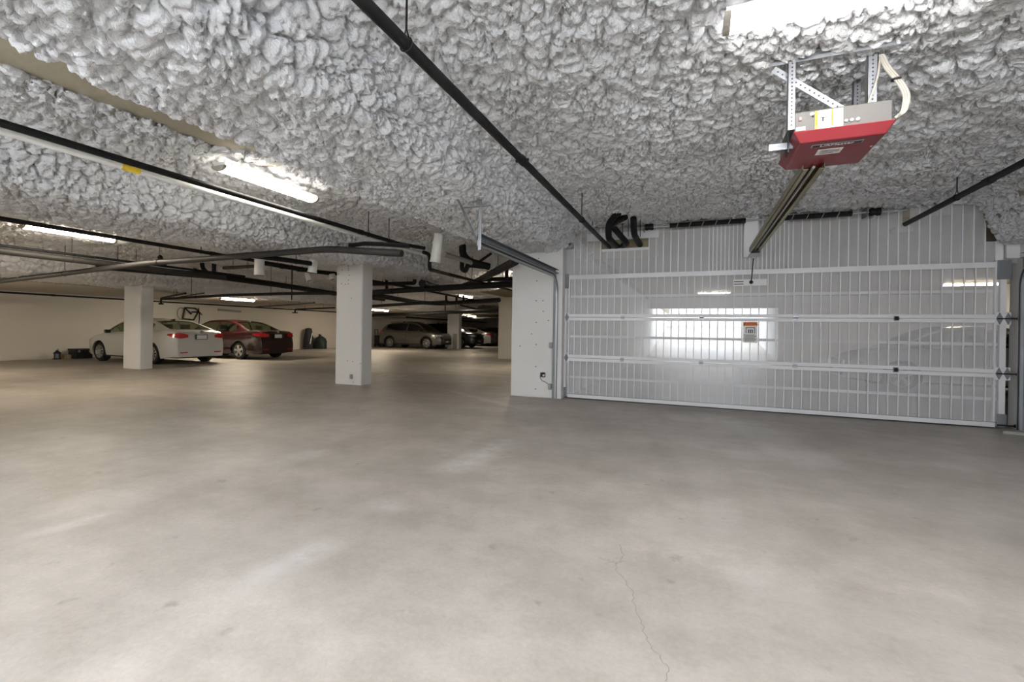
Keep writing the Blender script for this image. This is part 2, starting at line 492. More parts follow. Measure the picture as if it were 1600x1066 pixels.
# ------------------------------------------------------------------ floor, walls
fl = MB()
fl.quad((-20.6, -6.3, 0), (9, -6.3, 0), (9, 23.0, 0), (-20.6, 23.0, 0))
fl.quad((-20.6, 23.0, 0), (-2.2, 23.0, 0), (-2.2, Y_BACK, 0), (-20.6, Y_BACK, 0))
floor = struct(fl.build('floor', 'floor'))
ramp = struct(MB().prism([(23.0, -.2), (23.0, 0), (30.5, .80), (42, 2.0), (42, -.2)], 'x', -2.2, 3.4).build('floor', 'floor'))

struct(MB().box(-20.6, -20.3, -6.3, Y_BACK+.3, 0, 2.4).build('wall_left', 'warm_wall'))
struct(MB().box(-20.6, -2.5, Y_BACK, Y_BACK+.3, 0, 3.0).build('wall_back', 'warm_wall'))
struct(MB().box(-20.6, 9.2, -6.5, -6.2, 0, 3.2).build('wall_front', 'white_wall'))
struct(MB().box(9.0, 9.3, -6.3, 24, 0, 3.2).build('wall_right', 'white_wall'))
pier = struct(MB().box(-3.165, -2.20, 7.86, 8.25, 0, 2.70).build('wall_gate', 'white_wall', bevel=.012))
pier_r = struct(MB().box(3.93, 9.0, 7.86, 8.25, 0, 2.55).build('wall_gate_right', 'white_wall', bevel=.012))
struct(MB().box(-2.5, -2.2, 8.25, 42, 0, 3.1).build('wall_ramp_left', 'white_wall'))
rw = MB(); rw.box(3.35, 9.0, 23.0, 23.3, 0, 3.0); rw.box(-2.2, 3.35, 23.0, 23.3, 2.38, 3.0)
struct(rw.build('wall_ramp_end', 'white_wall'))
struct(MB().box(3.35, 3.65, 23.3, 42, 0, 3.1).build('wall_ramp_right', 'white_wall'))
struct(MB().box(-2.2, 3.4, 40, 40.3, 1.0, 3.6).build('wall_ramp_outer', 'white_wall'))
struct(MB().box(-2.5, 3.65, 23.3, 26.5, 2.7, 3.0).build('ceiling_ramp', 'white_wall'))

# tie holes left by the formwork in the pier
hole = MB().lathe([(.011, 0), (.011, .004)], ax='y', n=8).mesh('tie_hole')
for (x, y) in ((839, 439), (838, 470), (848.7, 470), (849, 486.5), (838, 504), (831, 522), (813, 541), (838, 538.5), (837.5, 573), (837, 608), (857, 501), (831, 408), (842, 404)):
    p = onY(x, y, 7.86)
    o = link('tie_hole', hole, 'grey_box', None); o.location = (p.x, 7.857, p.z); o.parent = pier
MB().box(-3.165, -2.2, 7.857, 7.861, 2.325, 2.333).build('construction_joint', 'warm_wall', pier)

# crack in the near floor
def crack(pts, wdt):
    P = [onz(*p) for p in pts]; b = MB(); q = []
    for i in range(len(P)-1):
        n = 6
        for k in range(n): q.append(P[i].lerp(P[i+1], k/n)+Vector((random.uniform(-.008, .008), random.uniform(-.008, .008), 0)))
    q.append(P[-1])
    for i in range(len(q)-1):
        d = (q[i+1]-q[i]).normalized(); nrm = Vector((-d.y, d.x, 0))
        w0 = wdt*(.5+.5*math.sin(i*1.7)**2); w1 = wdt*(.5+.5*math.sin((i+1)*1.7)**2)
        b.quad(*[v+Vector((0, 0, .0012)) for v in (q[i]-nrm*w0, q[i+1]-nrm*w1, q[i+1]+nrm*w1, q[i]+nrm*w0)])
    b.build('crack', 'crack', floor)
crack([(968, 850), (976, 868), (964, 880), (963, 893), (975, 905), (988, 925), (990, 945), (1003, 968), (1006, 990), (1025, 1020), (1046, 1050), (1043, 1066)], .002)
crack([(937, 872), (952, 877), (964, 880), (978, 878)], .0018)
crack([(1400, 830), (1480, 862), (1600, 905)], .001)
# painted bay lines and stencil marks
def stripe(p, q, wd, lab):
    P, Q = onz(*p), onz(*q); d = (Q-P).normalized(); n = Vector((-d.y, d.x, 0))*wd/2; up = Vector((0, 0, .002))
    b = MB(); b.add([P-n, Q-n, Q+n, P+n, P-n+up, Q-n+up, Q+n+up, P+n+up], [(4, 5, 6, 7), (0, 1, 5, 4), (1, 2, 6, 5), (2, 3, 7, 6), (3, 0, 4, 7)])
    return tag(b.build('painted_line', 'line'), lab, 'floor line')
stripe((650, 581), (800, 588.5), .10, 'long worn white bay line painted across the aisle floor')
stripe((583, 581.5), (601, 582), .10, 'short white bay line showing beside the near column foot')
def stencil(cx, cy, lab, kind):
    c = onz(cx, cy); e = empty('bay_number', (c.x, c.y, 0), lab, 'floor marking')
    digits = [[(-.35, .05, -.25, -.17), (-.35, .05, .17, .25), (-.35, -.27, -.25, .25), (-.03, .05, -.25, .25)], [(.2, .28, -.1, .3)]] if kind == 0 else \
             [[(-.2, .2, -.2, -.12), (-.2, -.12, -.2, .2), (-.2, .2, .12, .2)], [(.4, .48, -.2, .2)]]
    for dg_ in digits:
        b = MB()
        for x0, x1, y0, y1 in dg_: b.box(c.x+x0, c.x+x1, c.y+y0, c.y+y1, 0, .002)
        b.build('digit', 'line', e)
stencil(612, 587.5, 'worn white stencilled bay number on floor close to the near column', 0)
stencil(700, 574, 'worn white stencilled bay number beyond the long bay line', 1)

# ------------------------------------------------------------------ columns
def column(x0, x1, y0, y1, top, m, lab, holes=(), plate=None):
    b = MB(); b.cbox(x0, x1, y0, y1, 0, top, .018)
    o = b.build('concrete_column', m); tag(o, lab, 'column', 'concrete columns')
    for (x, y) in holes:
        p = onY(x, y, y0)
        h = link('tie_hole', hole, 'grey_box', None); h.location = (p.x, y0-.003, p.z); h.parent = o
    if plate:
        p = onY(*plate, y0)
        MB().box(p.x-.03, p.x+.03, y0-.035, y0+.001, p.z-.05, p.z+.05).build('outlet_box', 'grey_plastic', o, bevel=.008)
    return o
column(-7.225, -6.525, 7.76, 8.10, 2.60, 'white_wall', 'white concrete column with a small grey outlet box near its foot',
       [(544.5, 416), (544.6, 420), (544.8, 422.5), (529.5, 428.7), (535, 422), (546, 430), (544.6, 438), (534, 443.5), (540, 444.5), (544.5, 444), (549.5, 465.8), (551.5, 565), (543, 564), (563.5, 568), (552, 597.6)], (549.8, 588.5))
column(-14.70, -13.95, 7.75, 8.07, 2.33, 'white_wall', 'white concrete column standing just in front of the white sedan')
c3 = column(-14.62, -13.78, 25.4, 25.75, 2.33, 'white_wall', 'white concrete column by the nose of the grey sport utility vehicle')
MB().box(-14.2, -13.9, 25.385, 25.4, 0, .95).build('grey_guard_plate', 'pale_pipe', c3)
column(-7.82, -7.1, 17.9, 18.3, 2.62, 'warm_wall', 'cream lit concrete column seen next to the gate pier')

# ------------------------------------------------------------------ tube lights
def fixture(name_label, p0, p1, z, st, colr, width=.15, group='ceiling tube lights'):
    """long wrap-around light: p0,p1 are ends (x,y) at height z of the underside"""
    P, Q = Vector((*p0, z)), Vector((*p1, z)); mid = (P+Q)/2; d = (Q-P).normalized(); n = Vector((-d.y, d.x, 0)); ln = (Q-P).length
    e = empty('tube_light', (mid.x, mid.y, z+.085), name_label, 'light', group)
    def sweep(prof, a, b):
        bb = MB(); m_ = len(prof)
        vs = [mid+d*t+n*y+Vector((0, 0, h)) for t in (a, b) for y, h in prof]
        bb.add(vs, [(i, (i+1) % m_, m_+(i+1) % m_, m_+i) for i in range(m_)]+[tuple(range(m_-1, -1, -1)), tuple(range(m_, 2*m_))]); return bb
    wv = width/2
    sweep([(-wv*.8, .05), (wv*.8, .05), (wv*.8, .085), (-wv*.8, .085)], -ln/2+.01, ln/2-.01).build('housing', 'white_pipe', e)
    arc = [(wv*math.cos(a), .05-.05*math.sin(a)) for a in np.linspace(0, math.pi, 9)]
    sweep(arc, -ln/2+.035, ln/2-.035).build('diffuser', lamp_mat('lit_diffuser', colr, st), e, smooth=True)
    for s_ in (-1, 1):
        a, b_ = sorted((s_*(ln/2-.035), s_*ln/2))
        sweep([(y*1.04, h) for y, h in arc], a, b_).build('end_cap', 'cable', e)
    return e
fixture('wide lit tube light beside the red opener hanger', (.12, 2.82), (1.44, 2.82), 2.90, NEAR_LAMP*.38, NEAR_COL, .19)
fixture('long lit tube light in the bay beside the black and white pipe pair', (-4.66, 3.28), (-4.66, 4.58), 2.83, NEAR_LAMP*.22, (1, .93, .80), .19)
fixture('lit tube light in the bay beyond the column beam above thin black pipe', (-10.3, 3.95), (-10.3, 5.27), 2.76, FAR_LAMP*.7, FAR_COL, .16)
fixture('lit tube light on low ceiling above the dark red sedan', (-15.75, 11.25), (-15.75, 12.6), 2.16, FAR_LAMP, FAR_COL, .16)
fixture('lit tube light on low ceiling near the grey sport utility vehicle', (-15.9, 19.2), (-15.9, 21.0), 2.16, FAR_LAMP*.6, FAR_COL, .18)
fixture('lit tube light on ceiling behind the far column', (-15.0, 28.8), (-15.0, 30.1), 2.16, FAR_LAMP*.4, FAR_COL, .16)
fixture('lit tube light in the column bay beside the cream column', (-10.4, 19.0), (-10.4, 20.4), 2.78, FAR_LAMP*.35, FAR_COL, .16)
fixture('lit tube light on ceiling past the gate pier', (-5.2, 13.0), (-5.2, 14.4), 2.92, FAR_LAMP*.5, FAR_COL, .16)
ga, gb = onY(1090, 463, 20.0), onY(1142, 462, 20.0)
fixture('lit tube light behind the perforated gate', (ga.x, 20.0), (gb.x, 20.0), 2.78, FAR_LAMP*.4, NEAR_COL, .16)
fixture('lit tube light over the car parked behind the gate', (7.0, 18.0), (8.4, 18.0), 2.78, FAR_LAMP*.4, FAR_COL, .16)
fixture('lit tube light on low ceiling in front of the white sedan bay', (-15.75, 3.1), (-15.75, 4.45), 2.16, FAR_LAMP, FAR_COL, .16)
# unseen lights added behind the viewpoint to brighten the near ceiling and floor
def fill_fixture(lab, p0, p1, z, st, colr):
    e = fixture(lab, p0, p1, z, st, colr, .20)
    for k in (.15, .85):
        x, y = p0[0]+(p1[0]-p0[0])*k, p0[1]+(p1[1]-p0[1])*k
        MB().tube([(x, y, z+.08), (x, y, ceil_z(x)+.14)], .008, 6).build('hanger_rod', 'steel', e)
    arc = [(.085*math.cos(a), .088+.03*math.sin(a)) for a in np.linspace(0, math.pi, 9)]
    P, Q = Vector((*p0, z)), Vector((*p1, z)); d = (Q-P).normalized(); n = Vector((-d.y, d.x, 0)); bb = MB(); m_ = len(arc)
    bb.add([q+n*y+Vector((0, 0, h)) for q in (P+d*.04, Q-d*.04) for y, h in arc], [(i, (i+1) % m_, m_+(i+1) % m_, m_+i) for i in range(m_)]+[tuple(range(m_-1, -1, -1)), tuple(range(m_, 2*m_))])
    bb.build('upper_diffuser', lamp_mat('lit_diffuser', colr, st), e, smooth=True)
    return e
COOL = (.90, .95, 1.0)
fill_fixture('added unseen fill light hung on rods in the gate bay over the cracked floor', (-1.0, -1.1), (.6, -1.1), 2.10, NEAR_LAMP, COOL)
fill_fixture('added unseen fill light hung on rods in the gate bay by the right wall side', (2.6, -1.1), (4.2, -1.1), 2.10, NEAR_LAMP, COOL)
fill_fixture('added unseen fill light hung on rods in the pipe bay', (-5.0, -1.1), (-3.6, -1.1), 2.10, NEAR_LAMP*1.2, COOL)
fixture('added unseen fill light in the gate bay beside the front wall', (-.6, -4.2), (.72, -4.2), 2.93, NEAR_LAMP, NEAR_COL, .19)  # out of view, added to fill the gate bay with light
fixture('added unseen fill light in the column bay toward the front wall', (-10.3, -2.6), (-10.3, -1.3), 2.76, FAR_LAMP, FAR_COL, .16)  # another unseen tube added for fill in the column bay

# ------------------------------------------------------------------ overhead gate of perforated sheet
GY, GX0, GX1 = 8.06, -2.13, 3.70
Z1, Z2, ZT, ZB = .732, 1.46, 2.215, .02
gate = empty('overhead_gate', ((GX0+GX1)/2, GY, 0), 'wide white sectional gate of perforated panels between white bars', 'gate')
PITCH = .1172
def bar_mesh(h):
    return MB().box(-.007, .007, -.016, 0, 0, h).mesh('bar')
for (z0, z1, r0, r1) in ((ZB, Z1-.004, .06, .052), (Z1+.004, Z2-.004, .052, .052), (Z2+.004, ZT, .052, .075)):
    fr = MB()
    fr.box(GX0, GX1, GY-.035, GY+.012, z0, z0+r0)
    fr.box(GX0, GX1, GY-.035, GY+.012, z1-r1, z1)
    for x in (GX0, GX1-.02): fr.box(x, x+.02, GY-.03, GY+.012, z0+r0, z1-r1)
    sec = fr.build('gate_section', 'gate_white', gate)
    sh = MB().box(GX0-.1, GX1+.1, GY+.014, GY+.0155, z0+.01, z1-.01).build('perforated_sheet', 'perf', sec)
    zm = {0: .385, 1: 1.118, 2: 1.832}[0 if z0 < .5 else 1 if z0 < 1 else 2]
    MB().box(GX0-.08, GX1+.08, GY+.020, GY+.036, zm-.02, zm+.02).build('middle_rail', M['gate_white'], sec)
    bm_ = bar_mesh(z1-r1-z0-r0)
    n = int((GX1-GX0)/PITCH)
    for i in range(1, n+1):
        x = GX0+.11+(i-1)*PITCH
        if x > GX1-.04: break
        o = link('bar', bm_, 'gate_white', None); o.location = (x, GY-.006, z0+r0); o.parent = sec
    for sx, x0, x1 in ((-1, GX0-.10, GX0-.035), (1, GX1+.035, GX1+.10)):
        MB().box(x0, x1, GY-.03, GY+.012, z0+.01, z1-.01).build('end_stile', 'gate_white', sec)
# dark weather seal, brackets, hinges and rollers
MB().box(GX0-.02, GX1+.02, GY-.036, GY-.034, ZB+.061, ZB+.068).build('seal_strip', 'dark_steel', gate)
MB().box(GX0, GX1, GY-.03, GY+.01, .004, ZB).build('floor_seal', 'black', gate)
for x0, x1 in ((GX0-.125, GX0+.0), (GX1+.0, GX1+.145)):
    MB().box(x0, x1, GY-.042, GY-.034, 1.98, 2.235).build('top_bracket', 'dark_steel', gate, bevel=.002)
    MB().box(x0+.02, x1-.03, GY-.042, GY-.034, .03, .20).build('bottom_bracket', 'dark_steel', gate, bevel=.002)
for zc in (Z1, Z2):
    for x in (-1.17, .085, 1.40, 2.63):
        h = MB(); h.box(x-.03, x+.03, GY-.040, GY-.035, zc-.035, zc+.035); h.tube([(x-.035, GY-.044, zc), (x+.035, GY-.044, zc)], .009, 8)
        hg = h.build('hinge', 'dark_steel' if x > 1.5 else 'steel', gate)
        if x > 1.5: MB().lathe([(.02, -.016), (.028, -.008), (.02, 0)], (x, GY-.04, zc), 'y', 8).build('hinge_knuckle', 'black_pipe', hg)
    for sx, xc in ((-1, GX0-.068), (1, GX1+.068)):
        pl = MB().box(xc-.085, xc+.075, GY-.043, GY-.036, zc-.085, zc+.085).build('roller_plate', 'gate_white', gate)
        for dx in (-.042, .042):
            MB().prism([(xc+dx-.035, zc), (xc+dx, zc-.078), (xc+dx+.035, zc), (xc+dx, zc+.078)], 'y', GY-.056, GY-.043).build('hinge_leaf', 'dark_steel', pl)
        rd = MB(); rd.tube([(xc-.07, GY-.062, zc), (xc+sx*.14, GY-.062, zc)], .008, 8); rd.lathe([(.022, 0), (.022, .02)], (xc+sx*.14-.01, GY-.062, zc), 'x', 12)
        rd.build('roller', 'black_pipe', gate)
for sx, xc in ((-1, GX0-.06), (1, GX1+.06)):
    rd = MB(); rd.tube([(xc-.05, GY-.062, .055), (xc+sx*.13, GY-.062, .055)], .010, 8); rd.lathe([(.022, 0), (.022, .02)], (xc+sx*.13-.01, GY-.062, .055), 'x', 12)
    rd.build('roller', 'black_pipe', gate)

# signs on the gate
p0, p1 = onY(1161.5, 503, GY-.03), onY(1183.5, 536, GY-.03)
sy = GY-.026
sg = MB().box(p0.x, p1.x, sy-.003, sy, p1.z, p0.z).build('warning_sign', 'label_white')
tag(sg, 'white warning sign with orange heading fixed on the gate', 'sign')
wx = p1.x-p0.x; hz = p0.z-p1.z
MB().box(p0.x, p1.x, sy-.0045, sy-.003, p0.z-hz*.20, p0.z).build('heading', 'orange', sg)
FM = lambda x, z, y=sy-.0048: face_m((x, y, z), (1, 0, 0), (0, 0, 1))
xc = (p0.x+p1.x)/2
text_mesh('WARNING', hz*.155, FM(xc+wx*.04, p0.z-hz*.10, sy-.0052), 'ink', sg, squeeze=.85)
MB().add([(p0.x+wx*.04, sy-.005, p0.z-hz*.17), (p0.x+wx*.14, sy-.005, p0.z-hz*.17), (p0.x+wx*.09, sy-.005, p0.z-hz*.04)], [(0, 1, 2)]).build('alert_mark', 'ink', sg)
pic = MB()
pic.box(xc-wx*.30, xc+wx*.30, sy-.0045, sy-.003, p0.z-hz*.30, p0.z-hz*.26)
for dx in (-.32, .28): pic.box(xc+wx*dx, xc+wx*(dx+.05), sy-.0045, sy-.003, p0.z-hz*.55, p0.z-hz*.26)
for dx in (-.15, -.02, .1): pic.box(xc+wx*dx, xc+wx*(dx+.08), sy-.0045, sy-.003, p0.z-hz*.54, p0.z-hz*(.36 if dx else .4))
pic.build('pictogram', 'ink', sg)
lines = MB()
for k in range(7):
    zz = p0.z-hz*(.62+.05*k); lines.box(p0.x+wx*(.08 if k else .02), p1.x-wx*(.08 if k % 3 else .18), sy-.0042, sy-.003, zz-hz*.011, zz+hz*.011)
lines.build('small_print', 'ink', sg)
p0, p1 = onY(1146, 437, GY-.03), onY(1198.5, 446, GY-.03)
st = MB().box(p0.x, p1.x, sy-.003, sy, p1.z, p0.z).build('notice_strip', 'label_white')
tag(st, 'thin white notice strip under the top rail of the gate', 'sign')
ln = MB()
for k in (0, 1): ln.box(p0.x+.01, p0.x+.145, sy-.0042, sy-.003, p1.z+.022+k*.038, p1.z+.034+k*.038)
ln.build('small_print', 'ink', st)

# ------------------------------------------------------------------ fixed perforated transom above the gate
TY = 8.10
tr = empty('mesh_transom', (.7, TY, 2.2), 'fixed perforated white infill panels with bars above the gate', 'panel')
def panel(rects):
    b = MB()
    for x0, x1, z0, z1 in rects: b.box(x0, x1, TY, TY+.0015, z0, z1)
    return b.build('perforated_panel', 'perf', tr)
ZH = 3.06
panel([(-2.2, -2.06, 2.2, 2.70), (-2.06, -1.565, 2.2, ZH), (-1.565, -.765, 2.2, 2.665), (-1.565, -.765, 2.815, ZH)])
panel([(-.762, 2.325, 2.2, ZH)])
panel([(2.328, 2.705, 2.2, ZH), (2.705, 2.79, 2.2, 2.80), (2.79, 3.60, 2.2, ZH), (3.60, 3.95, 2.2, 2.50)])
tb = {}
def tbar(x, z0, z1, wd=.018):
    key = (round(z0, 3), round(z1, 3))
    if key not in tb: tb[key] = MB().box(-.008, .008, -.016, 0, 0, z1-z0).mesh('bar')
    o = link('bar', tb[key], 'gate_white', None); o.location = (x-.7, -.001, z0-2.2); o.parent = tr
x = -2.055
while x < 3.75:
    if -1.565 < x < -.765: tbar(x, 2.2, 2.655)
    elif 2.70 < x < 2.80: tbar(x, 2.2, 2.79)
    elif x > 3.6: tbar(x, 2.2, 2.50)
    else: tbar(x, 2.2, ZH)
    x += .1178
for i in range(10): tbar(.245+.1178*i-.003, 2.2, ZH)
MB().box(-1.565, -.765, TY-.004, TY-.001, 2.62, 2.665).build('opening_trim', 'gate_white', tr)
MB().box(-.765, -.755, TY-.003, TY-.001, 2.2, 2.82).build('panel_joint', 'dark_steel', tr)
MB().box(2.322, 2.330, TY-.003, TY-.001, 2.2, 3.04).build('panel_joint', 'dark_steel', tr)
cp = MB(); cp.box(-1.82, -.60, TY-.022, TY-.019, 2.815, 2.945)
cp.build('cover_strip', 'gate_white', tr)
op = MB(); op.box(-1.7, -.6, TY+.05, TY+.06, 2.5, 2.95); op.build('backing_board', 'brown_board', tr)
op = MB(); op.box(2.65, 2.85, TY+.05, TY+.06, 2.7, 3.1); op.build('backing_board', 'smooth_ceiling', tr)
MB().box(3.70, 3.78, TY-.03, TY-.005, 2.24, 2.5).build('corner_post', 'gate_white', tr)
MB().box(3.80, 3.95, TY-.06, TY-.02, 2.26, 2.52).build('header_block', 'gate_white', tr)

# ------------------------------------------------------------------ spring shaft over the gate
SY, SZ = 7.88, 2.935
sp = empty('torsion_spring_shaft', (.7, SY, SZ), 'grey shaft with black torsion springs above the gate', 'gate spring')
MB().tube([(-1.0, SY, SZ+.02), (2.68, SY, SZ+.02)], .013, 8).build('shaft', 'steel', sp)
def spring(x0, x1):
    pr = []; n = int((x1-x0)/.018)
    for i in range(n):
        t = x0+(x1-x0)*i/n; d = (x1-x0)/n
        pr += [(.036, t), (.041, t+d*.5)]
    pr.append((.036, x1))
    o = MB().lathe(pr, (0, SY, SZ+.02), 'x', 14).build('spring', 'spring_black', sp)
    k = x0+.1
    while k < x1-.08:
        pts = [(k+.05*a/math.pi, SY-.043*math.sin(a), SZ+.02-.043*math.cos(a)) for a in np.linspace(-.1, math.pi, 8)]
        MB().tube(pts, .006, 5).build('paint_stripe', 'pale_pipe', o); k += .19
spring(-.42, .69); spring(1.0, 2.05)
for x in (-.74, 2.32):
    MB().lathe([(.03, -.07), (.055, -.06), (.055, -.02), (.045, -.015), (.045, .015), (.055, .02), (.055, .06), (.03, .07)], (x, SY, SZ+.02), 'x', 16).build('cable_drum', 'black_pipe', sp, smooth=False)
    MB().box(x-.1, x-.09, SY-.03, TY-.02, SZ-.03, SZ+.09).build('bearing_bracket', 'dark_steel', sp)
po = MB().box(.675, .875, 7.95, 8.02, 2.40, 3.06)
tag(po.build('support_post', 'gate_white', bevel=.01), 'white post hanging from ceiling at the end of the opener rail', 'post')

# ------------------------------------------------------------------ gate opener
ox0, ox1, oy0, oy1 = .575, 1.125, 3.50, 4.05
op = empty('gate_opener', (.85, 3.75, 2.46), 'red and grey gate opener hung from perforated angles under the ceiling', 'gate opener')
hs = MB().box(ox0+.012, ox1-.012, oy0, oy1, 2.53, 2.672).build('housing', 'grey_box', op, bevel=.006)
cv = MB()
r0 = [(ox0, oy0-.035, 2.535), (ox1, oy0-.035, 2.535), (ox1, oy1+.03, 2.535), (ox0, oy1+.03, 2.535)]
r1 = [(ox0+.045, oy0+.0, 2.462), (ox1-.045, oy0+.0, 2.462), (ox1-.045, oy1-.02, 2.462), (ox0+.045, oy1-.02, 2.462)]
cv.add(r0+r1, [(0, 1, 2, 3), (4, 5, 6, 7)]+[(i, (i+1) % 4, 4+(i+1) % 4, 4+i) for i in range(4)])
cvr = cv.build('cover', 'red', op, bevel=.006); label(cvr, 'red enamel cover')
zb = 2.462
def under(name, x0, x1, y0, y1, m, t=.002): return MB().box(x0, x1, y0, y1, zb-t, zb+.001).build(name, m, cvr)
n_ = under('name_plate', .70, .985, 3.555, 3.60, 'steel'); under('plate_field', .706, .979, 3.56, 3.595, 'black', .003)
text_mesh('LiftMaster', .042, face_m((.842, 3.5775, zb-.0035), (1, 0, 0), (0, -1, 0)) , 'label_white', cvr, squeeze=1.1)
under('service_label', .755, .90, 3.655, 3.755, 'label_white')
pr_ = MB()
for k in range(3): pr_.box(.775, .885-.03*(k == 2), 3.675+k*.024, 3.683+k*.024, zb-.003, zb-.0015)
pr_.build('small_print', 'ink', cvr)
def front(name, x0, x1, z0, z1, m, t=.003): return MB().box(x0, x1, oy0-t, oy0+.001, z0, z1).build(name, m, hs)
front('power_switch', .612, .628, 2.612, 2.64, 'red', .006); front('switch_rocker', .616, .624, 2.619, 2.634, 'label_white', .009)
front('rating_label', .596, .648, 2.548, 2.572, 'label_white')
front('tag_label', .675, .697, 2.640, 2.657, 'label_white'); front('light_sensor', .686, .696, 2.628, 2.640, 'black', .008)
front('wiring_label', .702, .855, 2.545, 2.662, 'label_white')
front('label_band', .702, .718, 2.545, 2.662, 'yellow', .004); front('label_band', .790, .803, 2.553, 2.662, 'yellow', .004)
for xx in (.710, .7965): text_mesh('WARNING', .013, face_m((xx, oy0-.0048, 2.605), (0, 0, 1), (-1, 0, 0)), 'ink', hs)
dg = MB(); dg.box(.728, .765, oy0-.0042, oy0-.003, 2.612, 2.618); dg.box(.742, .750, oy0-.0042, oy0-.003, 2.590, 2.618); dg.box(.722, .732, oy0-.0042, oy0-.003, 2.598, 2.602); dg.box(.757, .772, oy0-.0042, oy0-.003, 2.603, 2.607)
dg.build('diagram', 'ink', hs)
for k, xx in enumerate((.872, .902, .935)):
    MB().lathe([(.010, 0), (.011+.001*k, -.005), (.008, -.008)], (xx, oy0, 2.575), 'y', 12).build('knockout', 'pale_pipe', hs)
# hanger made of punched angle iron
hangm = MB().lathe([(.0055, 0), (.0055, .002)], ax='y', n=8).mesh('punched_hole')
def angle_v(x, y, z0, z1, wd=.042):
    o = MB().box(x, x+wd, y, y+.003, z0, z1).box(x, x+.003, y, y+wd, z0, z1).build('angle_bracket', 'angle_iron', op)
    z = z0+.03
    while z < z1-.02:
        h = link('punched_hole', hangm, 'ink', None); h.location = (x+wd*.55, y-.001, z); h.parent = o; h.matrix_parent_inverse = Matrix.Identity(4); z += .0255
    return o
angle_v(.545, 3.49, 2.56, 3.03); angle_v(1.01, 3.60, 2.60, 3.04, .05)
angle_v(1.04, 4.0, 2.60, 3.06)
o = MB(); A, B = Vector((.46, 3.50, 2.985)), Vector((.90, 3.60, 2.672))
d = (B-A).normalized(); up = d.cross(Vector((0, -1, 0))).normalized()*.022; th = Vector((0, .003, 0))
o.add([A-up, B-up, B+up, A+up, A-up+th, B-up+th, B+up+th, A+up+th], [(0, 1, 2, 3), (7, 6, 5, 4), (0, 4, 5, 1), (1, 5, 6, 2), (2, 6, 7, 3), (3, 7, 4, 0)])
lo = -up; dep = Vector((0, .045, 0))
o.add([A+lo, B+lo, B+lo+dep, A+lo+dep], [(0, 1, 2, 3)])
db = o.build('brace', 'angle_iron', op)
for k in range(1, 16):
    q = A.lerp(B, k/16.0)
    h = link('punched_hole', hangm, 'ink', None); h.location = (q.x, q.y-.001, q.z); h.parent = db
MB().box(.44, 1.20, 3.46, 3.50, 3.045, 3.05).box(.44, 1.20, 3.497, 3.50, 3.005, 3.05).build('ceiling_angle', 'angle_iron', op)
MB().box(.455, .60, 3.62, 3.66, 2.525, 2.53).box(.455, .60, 3.62, 3.623, 2.48, 2.53).build('side_bracket', 'angle_iron', op)
MB().box(.565, .575, 3.60, 3.70, 2.45, 2.60).build('sprocket_guard', 'black', op)
# rail: yellow-zinc channel with the chain slot showing underneath
rl = MB(); ry0, ry1 = 3.95, 7.62
rl.box(.72, .755, ry0, ry1, 2.425, 2.43).box(.825, .86, ry0, ry1, 2.425, 2.43).box(.72, .724, ry0, ry1, 2.425, 2.49).box(.856, .86, ry0, ry1, 2.425, 2.49).box(.72, .86, ry0, ry1, 2.487, 2.491)
rail = rl.build('rail', 'zinc', op); label(rail, 'yellowish zinc plated opener rail')
MB().box(.757, .823, ry0, ry1, 2.465, 2.47).build('slot_shade', 'black', rail)  # black strip stands in for the shade inside the chain slot
MB().tube([(.79, ry0, 2.44), (.79, ry1-.05, 2.44)], .011, 6).build('chain', 'pale_pipe', rail)
MB().box(.745, .86, 7.55, 7.70, 2.40, 2.47).build('end_pulley', 'black', rail)
MB().box(.73, .875, 7.60, 7.949, 2.395, 2.405).build('end_plate', 'steel', rail)
MB().tube([onY(1177.5, 404, 7.72), onY(1175.5, 425, 7.9), onY(1174, 440, 7.98)], .008, 6).build('release_arm', 'black_pipe', op)
MB().lathe([(.02, -.02), (.03, 0), (.02, .02)], onY(1174, 441, 7.99), 'y', 8).build('arm_joint', 'black_pipe', op)
# cables to the opener
cb = empty('cable_bundle', (1.15, 3.6, 3.0), 'cream cables looping from ceiling to the opener housing', 'cable')
for k in range(3):
    pts = [(1.075+.01*k, 3.62, 3.02), (1.10+.012*k, 3.61, 2.93), (1.165+.012*k, 3.58, 2.80), (1.19+.012*k, 3.55, 2.70), (1.165+.01*k, 3.52, 2.59), (1.13, 3.52, 2.56)]
    MB().bent(pts, .0085, .08, 7).build('cable', 'cable', cb, smooth=True)
MB().bent([(1.075, 3.60, 3.0), (1.06, 3.58, 2.86), (1.00, 3.57, 2.67)], .006, .08, 6).build('cable', 'cable', cb, smooth=True)
MB().bent([(1.15, 3.50, 2.58), (1.10, 3.60, 2.50), (1.06, 3.70, 2.462)], .006, .08, 6).build('cable', 'cable', cb, smooth=True)
MB().lathe([(.027, -.004), (.027, .004)], (1.155, 3.585, 2.83), 'z', 12).build('cable_tie', 'black', cb)

